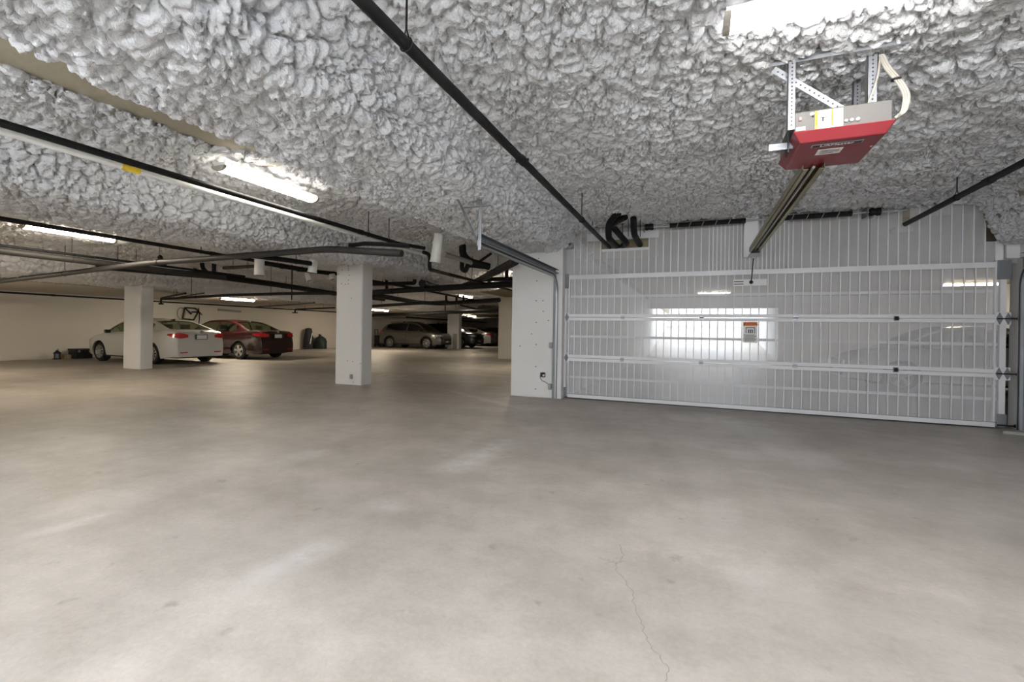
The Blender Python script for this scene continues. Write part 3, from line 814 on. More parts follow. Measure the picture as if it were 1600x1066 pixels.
# ------------------------------------------------------------------ gate tracks
def strip(pts, half):
    pts = [Vector((p[0], 0, p[1])) for p in pts]; L_, R_ = [], []
    for i, p in enumerate(pts):
        d = (pts[min(i+1, len(pts)-1)]-pts[max(i-1, 0)]).normalized(); n = Vector((-d.z, 0, d.x))*half
        L_.append(p+n); R_.append(p-n)
    return [(q.x, q.z) for q in L_]+[(q.x, q.z) for q in reversed(R_)]
def track(xc, side, yend, lab):
    t = empty('gate_track', (xc, 7.9, 0), lab, 'gate track', 'gate tracks')
    path = [(7.86, .01)]+[(7.86, 1.86)]+[(7.86-.33*(1-math.cos(a)), 1.86+.33*math.sin(a)) for a in np.linspace(0.15, math.pi/2, 9)]+[(yend, 2.19)]
    b = MB(); q = len(path)
    def ribbon(half, x0, x1, name, m):
        poly = strip(path, half); n = len(poly); bb = MB()
        for i in range(len(path)-1):
            a, c, d_, e = poly[i], poly[i+1], poly[n-2-i], poly[n-1-i]
            bb.add([(xx, *pp) for xx in (x0, x1) for pp in (a, c, d_, e)], [(0, 1, 2, 3), (7, 6, 5, 4), (0, 4, 5, 1), (1, 5, 6, 2), (2, 6, 7, 3), (3, 7, 4, 0)])
        return bb.build(name, m, t)
    x0, x1 = sorted((xc, xc+side*.03))
    ribbon(.032, x0, x1, 'track_channel', 'steel')
    xx = xc-side*.0; g0, g1 = sorted((xx, xx-side*.003))
    ribbon(.012, g0, g1, 'track_groove', 'black')
    MB().box(xc-.03, xc+.03, yend, 7.80, 2.285, 2.29).box(min(xc+side*.03, xc+side*.034), max(xc+side*.03, xc+side*.034), yend, 7.80, 2.15, 2.29).box(xc-.03, xc+.03, yend, 7.8, 2.222, 2.232).build('stiffening_angle', 'dark_steel', t)
    MB().box(min(xc+side*.03, xc+side*.08), max(xc+side*.03, xc+side*.08), 7.84, 7.87, 0, 2.24).build('jamb_angle', 'dark_steel', t)
    MB().box(xc-.02, xc+.02, yend-.006, yend, 2.11, 2.68).box(xc-.02, xc-.017, yend-.006, yend+.03, 2.11, 2.68).build('hanger', 'steel', t)
    return t
tl = track(-2.285, -1, 4.67, 'grey steel gate track curving up beside the grey junction boxes')
bb = MB(); A, B = Vector((-2.30, 4.63, 2.22)), Vector((-2.42, 4.30, 2.68))
d = (B-A).normalized(); e1 = Vector((1, 0, 0)).cross(d).normalized()*.022; e2 = Vector((.003, 0, 0))
bb.add([A-e1, B-e1, B+e1, A+e1, A-e1+e2, B-e1+e2, B+e1+e2, A+e1+e2], [(0, 1, 2, 3), (7, 6, 5, 4), (0, 4, 5, 1), (1, 5, 6, 2), (2, 6, 7, 3), (3, 7, 4, 0)])
bb.build('diagonal_brace', 'steel', tl)
MB().box(-2.52, -2.15, 4.64, 4.68, 2.60, 2.604).build('ceiling_angle', 'steel', tl)
track(3.845, 1, 4.67, 'grey steel gate track by the gate side with two clustered roller plates and pale conduit')
MB().bent([(3.97, 7.83, .036), (3.97, 7.83, 2.0), (4.05, 7.7, 2.25)], .016, .1, 8).build('conduit', 'pale_pipe', None)
o = bpy.data.objects['conduit']; tag(o, 'pale conduit rising beside the gate track', 'conduit')
MB().prism([(3.6, 7.64), (4.2, 7.60), (4.2, 7.80), (3.75, 7.82)], 'z', 0, .035).build('concrete_curb', 'pale_pipe', None)
tag(bpy.data.objects['concrete_curb'], 'small grey concrete curb at the foot of the gate track', 'curb')

# junction boxes and photo eye on the pier
def jbox(x, y, lab):
    p = onY(x, y, 7.86)
    o = MB().prism([(p.x-.028, p.z-.04), (p.x-.018, p.z-.055), (p.x+.018, p.z-.055), (p.x+.028, p.z-.04), (p.x+.028, p.z+.05), (p.x-.028, p.z+.05)], 'y', 7.81, 7.86).build('junction_box', 'grey_plastic')
    MB().box(p.x-.02, p.x+.02, 7.807, 7.811, p.z-.035, p.z+.04).build('cover_plate', 'pale_pipe', o)
    return tag(o, lab, 'junction box')
jbox(861.5, 539.5, 'upper grey junction box on the white gate pier'); jbox(860, 604, 'lower grey junction box on the white gate pier with cable')
pe = empty('photo_eye', onY(849, 586, 7.86), 'black safety sensor with curled grey cable on the white gate pier', 'sensor')
q = onY(850, 586, 7.86)
MB().box(q.x-.05, q.x+.03, 7.80, 7.86, q.z-.035, q.z+.045).build('bracket', 'black', pe, bevel=.008)
MB().lathe([(.018, 0), (.018, -.03), (.012, -.032)], (q.x+.02, 7.80, q.z), 'y', 12).build('lens', 'label_white', pe)
MB().tube([onY(*a, 7.835) for a in ((845, 584), (844, 590), (847, 595), (852, 597), (856, 600), (859, 603))], .006, 7).build('cable', 'dark_steel', pe, smooth=True)
q1, q2 = onY(861.5, 545, 7.86), onY(861.5, 598, 7.86)
tag(MB().tube([(q1.x, 7.85, q1.z), (q2.x, 7.85, q2.z)], .011, 8).build('conduit', 'white_pipe'), 'thin white conduit joining the two grey junction boxes', 'conduit')

# ------------------------------------------------------------------ pipes
def pipe(lab, pts, r, m='black_pipe', joints=(), rods=(), ztop=None, cat='pipe', name='pipe', rad=.12, group=None, head=0):
    pts = [Vector(p) for p in pts]
    e = empty(name, pts[0], lab, cat, group)
    MB().bent(pts, r, rad, 12).build('pipe_run', m, e, smooth=True)
    if head: MB().tube([pts[-1]+Vector((0, 0, .03)), pts[-1]-Vector((0, 0, .02))], head, 14).build('drop_head', m, e)
    def at(t):
        L_ = [(pts[i+1]-pts[i]).length for i in range(len(pts)-1)]; d = t*sum(L_)
        for i, l in enumerate(L_):
            if d <= l or i == len(L_)-1: return pts[i].lerp(pts[i+1], d/l), (pts[i+1]-pts[i]).normalized()
            d -= l
    for t in joints:
        p, d = at(t); b = MB(); b.tube([p-d*.045, p+d*.045], r*1.22, 12)
        side = d.cross(Vector((0, 0, 1))).normalized()
        for s_ in (-1, 1): b.tube([p+side*s_*r*1.1, p+side*s_*(r*1.1+.022)], .014, 6)
        b.build('coupling', m, e)
    for t in rods:
        p, d = at(t); zt = max(ceil_z(p.x)+(.14 if p.x > -15.3 else .02), p.z+r+.08)
        b = MB(); b.tube([(p.x, p.y, p.z+r+.05), (p.x, p.y, zt)], .006, 6)
        side = d.cross(Vector((0, 0, 1))).normalized(); rr = r+.004
        b.tube([p+side*rr*math.cos(a)+Vector((0, 0, rr*math.sin(a)*(1 if math.sin(a) < 0 else 1.0)+(.05 if math.sin(a) > .99 else 0))) for a in np.linspace(-math.pi*1.5, math.pi*.5, 16)], .004, 5)
        b.build('hanger', m, e)
    return e
K = lambda k, z: k*(z-1.2)
drop = lambda P, x, y: P+[onY(x, y, P[-1].y)]
pipe('long thick black sprinkler pipe running under the foam ceiling to the gate transom', [(-1.437, -.8, 2.70), (-1.437, 8.6, 2.70)], .034, joints=(.485,), rods=(.30, .725), ztop=3.03)
pipe('black pipe ending at the notch in the gate transom', [(2.74, -.8, 2.80), (2.74, 8.6, 2.80)], .032, joints=(.735,), rods=(.80,), ztop=3.03)
zP = 2.66; xP = K(-3.24, zP)
pipe('black pipe paired with the white pipe below the tube light', [(xP, -1.5, zP), (xP, 6.55, zP), (xP+.25, 6.95, zP-.02)], .031, joints=(.83,), rods=(.85, .91), ztop=3.02)
wp = pipe('long white pipe with yellow sticker beside the black pipe', [(K(-3.37, 2.65), -1.5, 2.65), (K(-3.37, 2.65), 7.6, 2.65)], .031, 'white_pipe')
q0, q1 = onX(189, 262, K(-3.37, 2.65)), onX(218, 269, K(-3.37, 2.65))
b = MB(); b.tube([(K(-3.37, 2.65), q0.y, 2.65), (K(-3.37, 2.65), q1.y, 2.65)], .0325, 14); b.build('sticker', 'yellow', wp)
PY = 5.5
pipe('thick dark drain pipe crossing below the column beam', [onY(628, 396, PY), onY(575, 393, PY), onY(515, 389, PY), onY(430, 396, PY), onY(230, 411.5, PY), onY(0, 440, PY), onY(-150, 458, PY)], .052, 'grey_pipe', rods=(.33, .52), ztop=2.75, rad=.3)
cb2 = empty('cable_bundle', onY(520, 384, PY), 'black cables lashed along the thick dark drain pipe', 'cable')
for k in range(3):
    pts = [onY(x, y-2.2*k-8, PY-.03*k) for x, y in ((640, 395), (600, 392), (570, 391), (545, 394))]
    MB().tube(pts, .012, 7).build('cable', 'black_pipe', cb2, smooth=True)
# elbow dropping from the black pipe and running on toward the gate pier
pipe('thin black pipe dropping in an elbow below the white hanging sleeve', [onY(662, 394, 6.7), onY(672, 398, 6.9), onY(671, 421, 6.9), onz(700, 428.5, 2.33), onz(800, 453.5, 2.33)], .032, rad=.1)
def sleeve(lab, x0, y0, x1, y1, Y, r):
    A, B = onY(x0, y0, Y), onY(x1, y1, Y)
    e = empty('hanging_sleeve', B, lab, 'pipe sleeve', 'white hanging sleeves')
    MB().tube([A, B], r, 18).build('sleeve', 'white_pipe', e, smooth=True)
    d = (B-A).normalized(); MB().tube([B-d*.02, B+d*.004], r*1.06, 18).build('rim', 'white_pipe', e)
    MB().tube([B-d*.01, B+d*.006], r*.8, 16).build('mouth', 'pale_pipe', e)
    return e
sleeve('tilted white sleeve hanging at the end of the black and white pipes', 687, 366, 680, 410, 6.75, .088)
sleeve('white sleeve hanging behind the gate track', 770, 396, 771.5, 421, 9.2, .075)
sleeve('white sleeve hanging above the white sedan roof end', 405.5, 406, 405.5, 430, 6.9, .095)
sleeve('white sleeve capping a black pipe end above the red sedan', 491, 405, 488, 425.5, 7.0, .085)
sleeve('small tilted white sleeve under the capped black pipe', 481, 426, 484, 438.5, 8.6, .075)
sleeve('small white sleeve half hidden by the near column', 519, 429, 520.5, 436.5, 8.9, .075)
pipe('white duct stub behind the tilted white sleeve', [onz(694, 397, 2.62), onz(760, 418, 2.62)], .05, 'pale_pipe')
# drains by the transom opening
dz = 2.74
pipe('thick black drain with a double bend entering the transom opening', [onY(972, 311, 7.05), onY(969, 330, 7.1), onY(951, 350, 7.3), onY(951, 372, 7.45), onY(967, 388, 8.3)], .052, rad=.1, rods=())
pipe('black branch pipe leaning into the transom opening', [onY(978, 339, 7.2), onY(955, 351, 7.42), onY(980, 380, 7.9), onY(972, 385, 8.2)], .048, rad=.07)
pipe('short black drain standing beside the spring drum', [onY(990, 341, 7.3), onY(991, 366, 7.55), onY(1002, 386, 8.3)], .05, rad=.08)
for i_, (x, y0, y1) in enumerate(((926, 340, 353), (960, 328, 342), (973, 350, 366), (982, 314, 370), (1000.5, 342, 370))):
    A, B = onY(x, y0, 7.55), onY(x, y1, 7.55)
    tag(MB().tube([A, B], .006, 6).box(A.x-.02, A.x+.02, A.y-.02, A.y+.02, A.z-.004, A.z+.004).build('threaded_rod', 'black_pipe'), ('thin dark rod beside the long sprinkler pipe', 'thin dark rod above the bent drain', 'thin dark rod between the bent drain legs', 'long dark rod passing behind the branch pipe', 'thin dark rod between short drain and spring drum')[i_], 'rod', 'hanger rods at the transom opening')

# column bay and the low bay by the wall
xa = K(-6.2, 2.62)
pipe('thin black pipe along the column beam past the lit tube light', [(xa, -1, 2.62), (xa, 10.5, 2.62)], .034, joints=(.62,), rods=(.45, .6, .75, .9), ztop=2.92)
xb = K(-8.9, 2.47)
pipe('thick dark grey pipe in the column bay', [(xb, -1, 2.47), (xb, 8.2, 2.45)], .062, 'grey_pipe', rods=(.42, .55, .66, .78), ztop=2.9)
pipe('thin black pipe lying above the thick dark grey pipe', [(xb-.05, -1, 2.56), (xb-.05, 8.8, 2.56)], .026, rods=(.5, .7), ztop=2.9)
pipe('thick black insulated pipe above the parked sedans', hung([(150, 415), (250, 424), (340, 432), (430, 444.5), (525, 459), (600, 468)], .085), .085, 'black_pipe', rods=(.45, .7), ztop=2.85, rad=.3)
for i, (x, y0, y1, x2, y2, Y) in enumerate(((250, 386, 405, 258, 413, 6.9), (316, 400, 418, 323, 425, 8.0), (334.5, 397, 424, 335, 430, 8.2), (300, 404, 416, 310, 424, 8.6))):
    tag(MB().bent([onY(x, y0, Y), onY(x, y1, Y), onY(x2, y2, Y)], .05 if i < 3 else .025, .1, 10).build('drain_drop', 'black_pipe', smooth=True), ('black drain elbow dropping behind the thick drain pipe bend', 'short straight black drain drop above the insulated pipe', 'taller black drain drop above the insulated pipe', 'thin slanted black drop above the insulated pipe')[i], 'pipe', 'drain drops above the sedans')
pipe('black pipe behind the white sleeves above the red sedan', hung([(385, 398), (430, 404), (486, 412)], .045), .045, rods=(.3, .75))
pipe('black lower pipe between the hanging white sleeves', hung([(412, 411), (480, 423), (525, 428)], .05), .05, joints=(.25, .5), rods=(.55,), ztop=2.86)
pipe('short grey pipe beside the white sleeve', hung([(350, 419), (400, 416)], .04), .04, 'grey_pipe', rods=(.3, .75))
pipe('black pipe fixed along the top of the cream wall', [(-20.24, 2.0, 2.165), (-20.24, 24, 2.165)], .03, joints=(.3, .7))
pipe('black sprinkler branch with a drop head above the white sedan', drop(hung([(290, 458.5), (252, 466)], .03), 252, 475), .03, rad=.08, head=.07, rods=(.3,))
pipe('long black branch pipe above the sedan tails', hung([(253, 467.5), (355, 461.5), (440, 459), (525, 458.3)], .04), .04, rods=(.3, .75))
pipe('thin black branch pipe ending above the red sedan', hung([(256, 468.5), (300, 461), (319, 458)], .016, 2.06), .016, rods=(.3, .75))
pipe('thin black pipe crossing below the lit tube light', hung([(395, 480), (460, 476), (492, 473)], .02), .02, rods=(.3, .75))
pipe('black sprinkler branch with drop head behind the near column', drop(hung([(523, 481), (461.5, 483.5)], .035), 461, 489), .035, rad=.05, head=.13, rods=(.25, .7))
pipe('grey cable tray fixed below the wall pipe', [onX(341, 484, -20.255), onX(376, 487, -20.255)], .05, 'pale_pipe', cat='tray', name='cable_tray')
pipe('black hanging drop rod beside the near column', [Vector((onz(456, 450, 2.2).x, onz(456, 450, 2.2).y, ceil_z(onz(456, 450, 2.2).x)+.14)), onY(456, 469, onz(456, 450, 2.2).y)], .014)

# distant pipes between the near column and the gate pier
far = [
    ('thick black curved drain sweeping down from the gate pier', hung([(806, 408), (745, 440), (722, 448), (692, 451)], .075, 2.44), .075),
    ('black drain crossing level behind the near column', hung([(575, 457.5), (690, 450), (800, 444)], .075, 2.26), .075),
    ('black drain junction beside the smooth soffit', hung([(660, 443), (672, 447), (688, 451)], .10, 2.42), .10),
    ('thin black pipe slanting below the column beam end', hung([(575, 438), (640, 449), (695, 460), (752, 471)], .04), .04),
    ('short black pipe with upturned end under the column beam', drop(hung([(583, 444), (648, 442.5)], .05), 648, 437), .05),
    ('black drain sagging toward the cream column', hung([(583, 461), (655, 473), (690, 474.5), (780, 469)], .09), .09),
    ('black drain far behind the near column', hung([(575, 479), (655, 474), (700, 472)], .06), .06),
    ('long low black pipe above the sport utility vehicles', hung([(575, 493), (640, 491), (700, 488), (782, 486)], .09), .09),
    ('thin black pipe at the top of the wall behind the dark vehicle', hung([(635, 495.5), (700, 500)], .05), .05),
    ('low black pipe right of the far column', hung([(720, 498.5), (782, 496)], .07), .07),
    ('thin black pipe low on the far wall', hung([(720, 501), (782, 506)], .05), .05),
    ('black upper drain at the gate pier edge', hung([(750, 437), (803, 436)], .06), .06),
    ('slim black pipe below the cream column top', hung([(720, 477), (748, 484), (782, 486)], .05), .05)]
# every distant run is hung from the slab on two rods
for lab, pts, r in far: pipe(lab, pts, r, rad=.3, rods=(.22, .78))
for i_, (x, y0, y1, Y) in enumerate(((697.5, 459, 472, 17.0), (713.5, 463, 473, 17.0), (724.5, 462, 472, 17.0), (604.5, 437, 456, 12.5), (764.5, 424, 443, 12.0), (792, 418, 436, 11.0), (696, 476, 486, 19), (742, 484, 488, 21))):
    tag(MB().tube([onY(x, y0, Y), onY(x, y1, Y)], .05 if Y < 18 else .03, 8).build('pipe_drop', 'black_pipe'), ('upright drop of three in a row over the sagging drain' if i_ < 3 else 'upright black drop on the short upturned pipe' if i_ == 3 else 'upright black drop crossing the curved drain by the gate pier' if i_ in (4, 5) else 'slim upright hanger over the low black pipe'), 'pipe', 'upright drops in the far aisle')
tk = empty('trap_drain', onY(722, 378, 8.6), 'black drain trap bending under the foam beyond the gate track', 'pipe')
MB().bent([onY(723, 376, 8.6), onY(723, 398, 8.6), onY(734, 409, 8.6), onY(765, 417, 8.9)], .075, .15, 10).build('pipe_run', 'black_pipe', tk, smooth=True)
MB().bent([onY(722, 400, 8.55), onY(722, 421, 8.55), onY(728, 424, 8.55), onY(731, 414, 8.6), onY(765, 418, 8.9)], .05, .1, 10).build('trap_bend', 'black_pipe', tk, smooth=True)
MB().bent([onY(745, 412, 8.8), onY(768, 396, 8.8)], .03, .1, 8).build('branch', 'black_pipe', tk, smooth=True)

# ------------------------------------------------------------------ cars
def interp(pts, x):
    xs = [p[0] for p in pts]; ys = [p[1] for p in pts]
    # smooth (monotone-ish) interpolation
    i = max(0, min(len(xs)-2, int(np.searchsorted(xs, x))-1))
    t = (x-xs[i])/(xs[i+1]-xs[i]); t = max(0, min(1, t))
    m = [0]*len(xs)
    def sl(j):
        if j == 0: return (ys[1]-ys[0])/(xs[1]-xs[0])
        if j == len(xs)-1: return (ys[-1]-ys[-2])/(xs[-1]-xs[-2])
        a = (ys[j]-ys[j-1])/(xs[j]-xs[j-1]); b = (ys[j+1]-ys[j])/(xs[j+1]-xs[j])
        return 0 if a*b <= 0 else 2*a*b/(a+b)
    h = xs[i+1]-xs[i]; m0, m1 = sl(i)*h, sl(i+1)*h
    return (2*t**3-3*t**2+1)*ys[i]+(t**3-2*t**2+t)*m0+(-2*t**3+3*t**2)*ys[i+1]+(t**3-t**2)*m1

def glass_mat():
    m = bpy.data.materials.new('tinted_glass'); m.use_nodes = True; nt = m.node_tree
    for n in list(nt.nodes): nt.nodes.remove(n)
    out = nt.nodes.new('ShaderNodeOutputMaterial'); tr_ = nt.nodes.new('ShaderNodeBsdfTransparent'); gl = nt.nodes.new('ShaderNodeBsdfGlossy'); mx = nt.nodes.new('ShaderNodeMixShader')
    tr_.inputs[0].default_value = (.50, .56, .44, 1); gl.inputs['Roughness'].default_value = .03; mx.inputs[0].default_value = .12
    nt.links.new(tr_.outputs[0], mx.inputs[1]); nt.links.new(gl.outputs[0], mx.inputs[2]); nt.links.new(mx.outputs[0], out.inputs[0]); return m
M['glass'] = glass_mat()
M['dark_glass'] = mat('privacy_glass', (.008, .010, .010), .05, coat=.5)
M['tail'] = mat('red_lamp_lens', (.55, .015, .02), .12, coat=.8)
M['head'] = mat('clear_lamp_lens', (.72, .74, .76), .08, metal=.5, coat=.8)
M['alloy'] = mat('alloy_rim', (.55, .55, .54), .3, metal=.8)
M['trim_black'] = mat('black_trim', (.02, .02, .02), .5)
M['plate'] = mat('licence_plate', (.80, .82, .86), .5)
M['interior'] = mat('dark_interior', (.05, .05, .045), .8)
def paint(name, c, metal=0.0, rough=.3): return mat(name, c, rough, metal=metal, coat=1.0)
SEDAN = dict(L=4.55, W=1.78, wb=2.72, rear_oh=.96, wr=.318,
    deck=[(-2.28, .70), (-2.24, .93), (-2.15, 1.02), (-1.75, 1.055), (-1.0, .99), (0.0, .945), (.85, .93), (1.35, .90), (1.85, .80), (2.12, .70), (2.27, .52)],
    roof=[(-1.95, 1.04), (-1.6, 1.15), (-1.15, 1.31), (-.7, 1.405), (-.15, 1.44), (.35, 1.42), (.75, 1.29), (1.25, .98), (1.38, .90)],
    cab=(-1.95, 1.38), glassR=(-1.80, -.95), glassF=(.42, 1.28), B=-.12, C=-1.15, A=.95, clear=.19, spokes=10)
SEDAN2 = dict(SEDAN, L=4.68, deck=[(-2.34, .62), (-2.31, .93), (-2.24, 1.02), (-1.9, 1.05), (-1.0, .98), (0.0, .95), (.85, .945), (1.35, .92), (1.85, .83), (2.15, .70), (2.32, .52)],
    roof=[(-1.78, 1.04), (-1.5, 1.14), (-1.05, 1.34), (-.6, 1.44), (-.05, 1.475), (.4, 1.45), (.8, 1.32), (1.3, 1.0), (1.42, .92)], cab=(-1.78, 1.42), glassR=(-1.65, -.85), spokes=5)
SUV = dict(L=4.55, W=1.84, wb=2.70, rear_oh=.90, wr=.352,
    deck=[(-2.27, .72), (-2.24, 1.02), (-2.17, 1.10), (-1.5, 1.10), (-.6, 1.06), (.3, 1.045), (.95, 1.04), (1.4, 1.03), (1.9, .97), (2.15, .88), (2.28, .62)],
    roof=[(-2.20, 1.10), (-2.05, 1.30), (-1.75, 1.52), (-1.4, 1.615), (-.7, 1.665), (-.1, 1.67), (.3, 1.62), (.75, 1.43), (1.2, 1.10), (1.3, 1.04)],
    cab=(-2.20, 1.30), glassR=(-2.12, -1.80), glassF=(.38, 1.22), B=-.18, C=-1.75, A=.85, clear=.24, spokes=8)

def car(lab, cfg, color, X, Y, rz, cat='car', plate=True, cladding=False, metal=.0):
    c = cfg; Lh, Wh = c['L']/2, c['W']/2
    e = bpy.data.objects.new('parked_car', None); e.location = (X, Y, 0); e.rotation_euler = (0, 0, rz); COL.objects.link(e)
    tag(e, lab, cat, 'parked cars'); LOCAL.add(e.name)
    pm = paint('car_paint', color, metal)
    xr = -Lh+c['rear_oh']; xf = xr+c['wb']; wr = c['wr']; ra = wr+.055
    deck = lambda x: interp(c['deck'], x)
    roof = lambda x: interp(c['roof'], x)
    def wid(x):
        t = max(0, (abs(x)-(Lh-.75))/.75)
        return Wh*(1-.20*t**2.6)
    def g(z): return 1-.055*max(0, (.5-z)/.35)**2-.10*max(0, (z-.58)/.5)**1.6
    def zbot(x):
        z = c['clear']+(.05 if abs(x) > Lh-.5 else 0)*min(1, (abs(x)-Lh+.5)/.3)
        for xc in (xr, xf):
            d = abs(x-xc)
            if d < ra: z = max(z, wr+math.sqrt(ra*ra-d*d)*.98)
        return z
    xs = sorted(set([round(v, 4) for v in np.linspace(-Lh, Lh, 70)]+[round(xc+s_*ra*k, 4) for xc in (xr, xf) for s_ in (-1, 1) for k in (0, .3, .55, .75, .88, .96, .999, 1.002)]))
    ts = [0, .12, .3, .5, .7, .85, .95]
    def section(x):
        zb, zt = zbot(x), deck(x); zs = zt-.02; wv = wid(x); pts = []
        for t in ts:
            z = zb+(zs-zb)*t; pts.append((wv*g(z), z))
        ys = pts[-1][0]
        pts += [(ys*.965, zs+.012), (ys*.86, zt+.012), (ys*.5, zt+.03), (0, zt+.036)]
        return pts
    cab0, cab1 = c['cab']
    b = MB(); n = len(section(0)); secs = [section(x) for x in xs]
    for side in (1, -1):
        vs = [(x, side*p[0], p[1]) for x, sc in zip(xs, secs) for p in sc]; fs = []
        for i in range(len(xs)-1):
            xm = (xs[i]+xs[i+1])/2
            for j in range(n-1):
                if j >= 8 and cab0+.25 < xm < cab1-.2: continue      # open under the cabin
                fs.append((i*n+j, i*n+j+1, (i+1)*n+j+1, (i+1)*n+j))
        k_ = len(vs); vs += [(xs[0], 0, secs[0][0][1]), (xs[-1], 0, secs[-1][0][1])]
        fs += [tuple(range(n))+(k_,), tuple((len(xs)-1)*n+j for j in range(n))+(k_+1,)]
        b.add(vs, fs)
    body = link('body', b.mesh('body'), pm, e, smooth=True)
    # cabin shell with window openings
    cx = sorted(set([round(v, 4) for v in np.linspace(cab0, cab1, 34)]+[c['glassR'][0], c['glassR'][1], c['glassF'][0], c['glassF'][1], c['B']-.035, c['B']+.035, c['C'], c['A']+.2]))
    tt = [0, .10, .5, .86, 1.0]; vv = [1.0, .86, .5, 0]
    def cpt(x, k):
        zt, zr = deck(x)-.005, max(roof(x), deck(x)+.02); wb_ = wid(x)*g(deck(x))*.955
        h = zr-zt; wr_ = wb_-.42*h**1.15-.02
        if k < 5:
            t = tt[k]; return (wb_+(wr_-wb_)*t, zt+(zr-.035*min(1, h/.3)-zt)*t)
        v = vv[k-5+1]; return (wr_*v, zr-.035*min(1, h/.3)*v**2)
    nk = 8
    def iswin(xm, k):
        if k in (1, 2):
            return (c['B']+.035 < xm < c['A']+.2) or (c['C'] < xm < c['B']-.035)
        if k >= 5: return c['glassR'][0] < xm < c['glassR'][1] or c['glassF'][0] < xm < c['glassF'][1]
        return False
    shell, glass = MB(), MB()
    for side in (1, -1):
        vs = [(x, side*cpt(x, k)[0], cpt(x, k)[1]) for x in cx for k in range(nk)]
        f1, f2 = [], []
        for i in range(len(cx)-1):
            xm = (cx[i]+cx[i+1])/2
            for k in range(nk-1):
                q = (i*nk+k, i*nk+k+1, (i+1)*nk+k+1, (i+1)*nk+k)
                (f2 if iswin(xm, k) else f1).append(q)
        shell.add(vs, f1); glass.add(vs, f2)
    link('cabin', shell.mesh('cabin'), pm, e, smooth=True)
    link('window_glass', glass.mesh('window_glass'), 'dark_glass' if cladding else 'glass', e, smooth=True)
    # interior
    it = MB(); it.box(cab0+.25, cab1-.2, -Wh*.8, Wh*.8, .42, .5)
    for sx in (-.75, .15):
        for sy_ in (-.38, .38):
            it.add([(sx+dx, sy_+dy, z) for z, k in ((.5, 1), (1.0, .9), (1.06, .6)) for dx, dy in ((-.16*k-.1*(z-.5), -.22*k), (.0*k-.1*(z-.5), -.22*k), (-.1*(z-.5), .22*k), (-.16*k-.1*(z-.5), .22*k))],
                   [(0, 1, 5, 4), (1, 2, 6, 5), (2, 3, 7, 6), (3, 0, 4, 7), (4, 5, 9, 8), (5, 6, 10, 9), (6, 7, 11, 10), (7, 4, 8, 11), (8, 9, 10, 11)])
            it.box(sx-.19, sx-.10, sy_-.13, sy_+.13, 1.09, 1.24)
    it.build('seats', 'interior', e)
    # wheel wells, underbody
    wl = MB()
    for xc in (xr, xf):
        for s_ in (1, -1):
            y0, y1 = sorted((s_*(Wh-.36), s_*(Wh-.06)))
            pts = [(xc+ra*1.0*math.cos(a), wr+ra*1.0*math.sin(a)) for a in np.linspace(-.35, math.pi+.35, 14)]
            m_ = len(pts); wl.add([(p[0], y, p[1]) for y in (y0, y1) for p in pts], [(i, i+1, m_+i+1, m_+i) for i in range(m_-1)])
            yi = y0 if s_ > 0 else y1
            wl.add([(p[0], yi, p[1]) for p in pts], [tuple(range(m_))])
    wl.box(-Lh+.25, Lh-.25, -Wh*.62, Wh*.62, c['clear'], c['clear']+.12)
    wl.build('underbody', 'black', e)
    # wheels
    for xc in (xr, xf):
        for s_ in (1, -1):
            yo = s_*(Wh-.03)
            prof = [(wr*.66, 0), (wr*.93, .0), (wr, -.03), (wr, -.17), (wr*.93, -.2), (wr*.6, -.2)]
            o = MB().lathe([(r_, s_*h) for r_, h in prof], (xc, yo, wr), 'y', 28, caps=False).build('wheel', 'rubber', e, smooth=True)
            rm = MB(); rr = wr*.69
            rm.lathe([(rr, s_*.004), (rr*.94, s_*.010), (rr*.90, -s_*.01), (rr*.86, -s_*.05)], (xc, yo, wr), 'y', 28, caps=False)
            for k in range(c['spokes']):
                a = 2*math.pi*k/c['spokes']+.2; ca, sa = math.cos(a), math.sin(a); hw = .038 if c['spokes'] < 7 else .016
                pts = []
                for rad_, ww in ((.03, hw*.8), (rr*.95, hw*1.25)):
                    for yy in (-s_*.02, s_*.008):
                        for q in (-1, 1): pts.append((xc+ca*rad_-sa*q*ww, yo+yy, wr+sa*rad_+ca*q*ww))
                rm.add(pts, [(0, 1, 3, 2), (4, 6, 7, 5), (0, 4, 5, 1), (2, 3, 7, 6), (0, 2, 6, 4), (1, 5, 7, 3)])
            rm.lathe([(.055, s_*.006), (.05, s_*.016), (.02, s_*.018)], (xc, yo, wr), 'y', 14)
            rmo = rm.build('rim', 'alloy', None); rmo.parent = o
            dk = MB().lathe([(rr*.95, -s_*.06), (rr*.95, -s_*.055)], (xc, yo, wr), 'y', 24).build('spoke_shade_disc', 'interior', None); dk.parent = o  # dark disc painted as the shade behind the spokes
    # lamps: patches wrapping the corners of the body
    def lamp(name, m, end, xin, zlo, zhi, yin, off=.008):
        for side in (1, -1):
            bb = MB()
            path = [(end*(Lh-xin*t), None) for t in np.linspace(1, 0, 7)]+[(end*Lh, q) for q in np.linspace(.93, yin/(wid(Lh)*g(.8)), 4)]
            vs = []; m_ = len(path)
            for i, (x, q) in enumerate(path):
                f = i/(m_-1); tap = .25+.75*min(1, f*1.8)
                zc = (zlo+zhi)/2+(.04*(1-f)); hh = (zhi-zlo)/2*tap
                if f > .75: hh *= 1-.5*(f-.75)/.25
                for z in (zc-hh, zc+hh):
                    y = wid(x)*g(z)*(q if q else 1)
                    vs.append((x+end*off*(1 if q else .4), side*(y+(off if not q else off*.3)), z))
            bb.add(vs, [(2*i, 2*i+1, 2*i+3, 2*i+2) for i in range(m_-1)])
            link(name, bb.mesh(name), m, e, smooth=True)
    hgt = deck(-Lh+.1)
    lamp('tail_lamp', 'tail', -1, .34, hgt-.21, hgt-.05, .42)
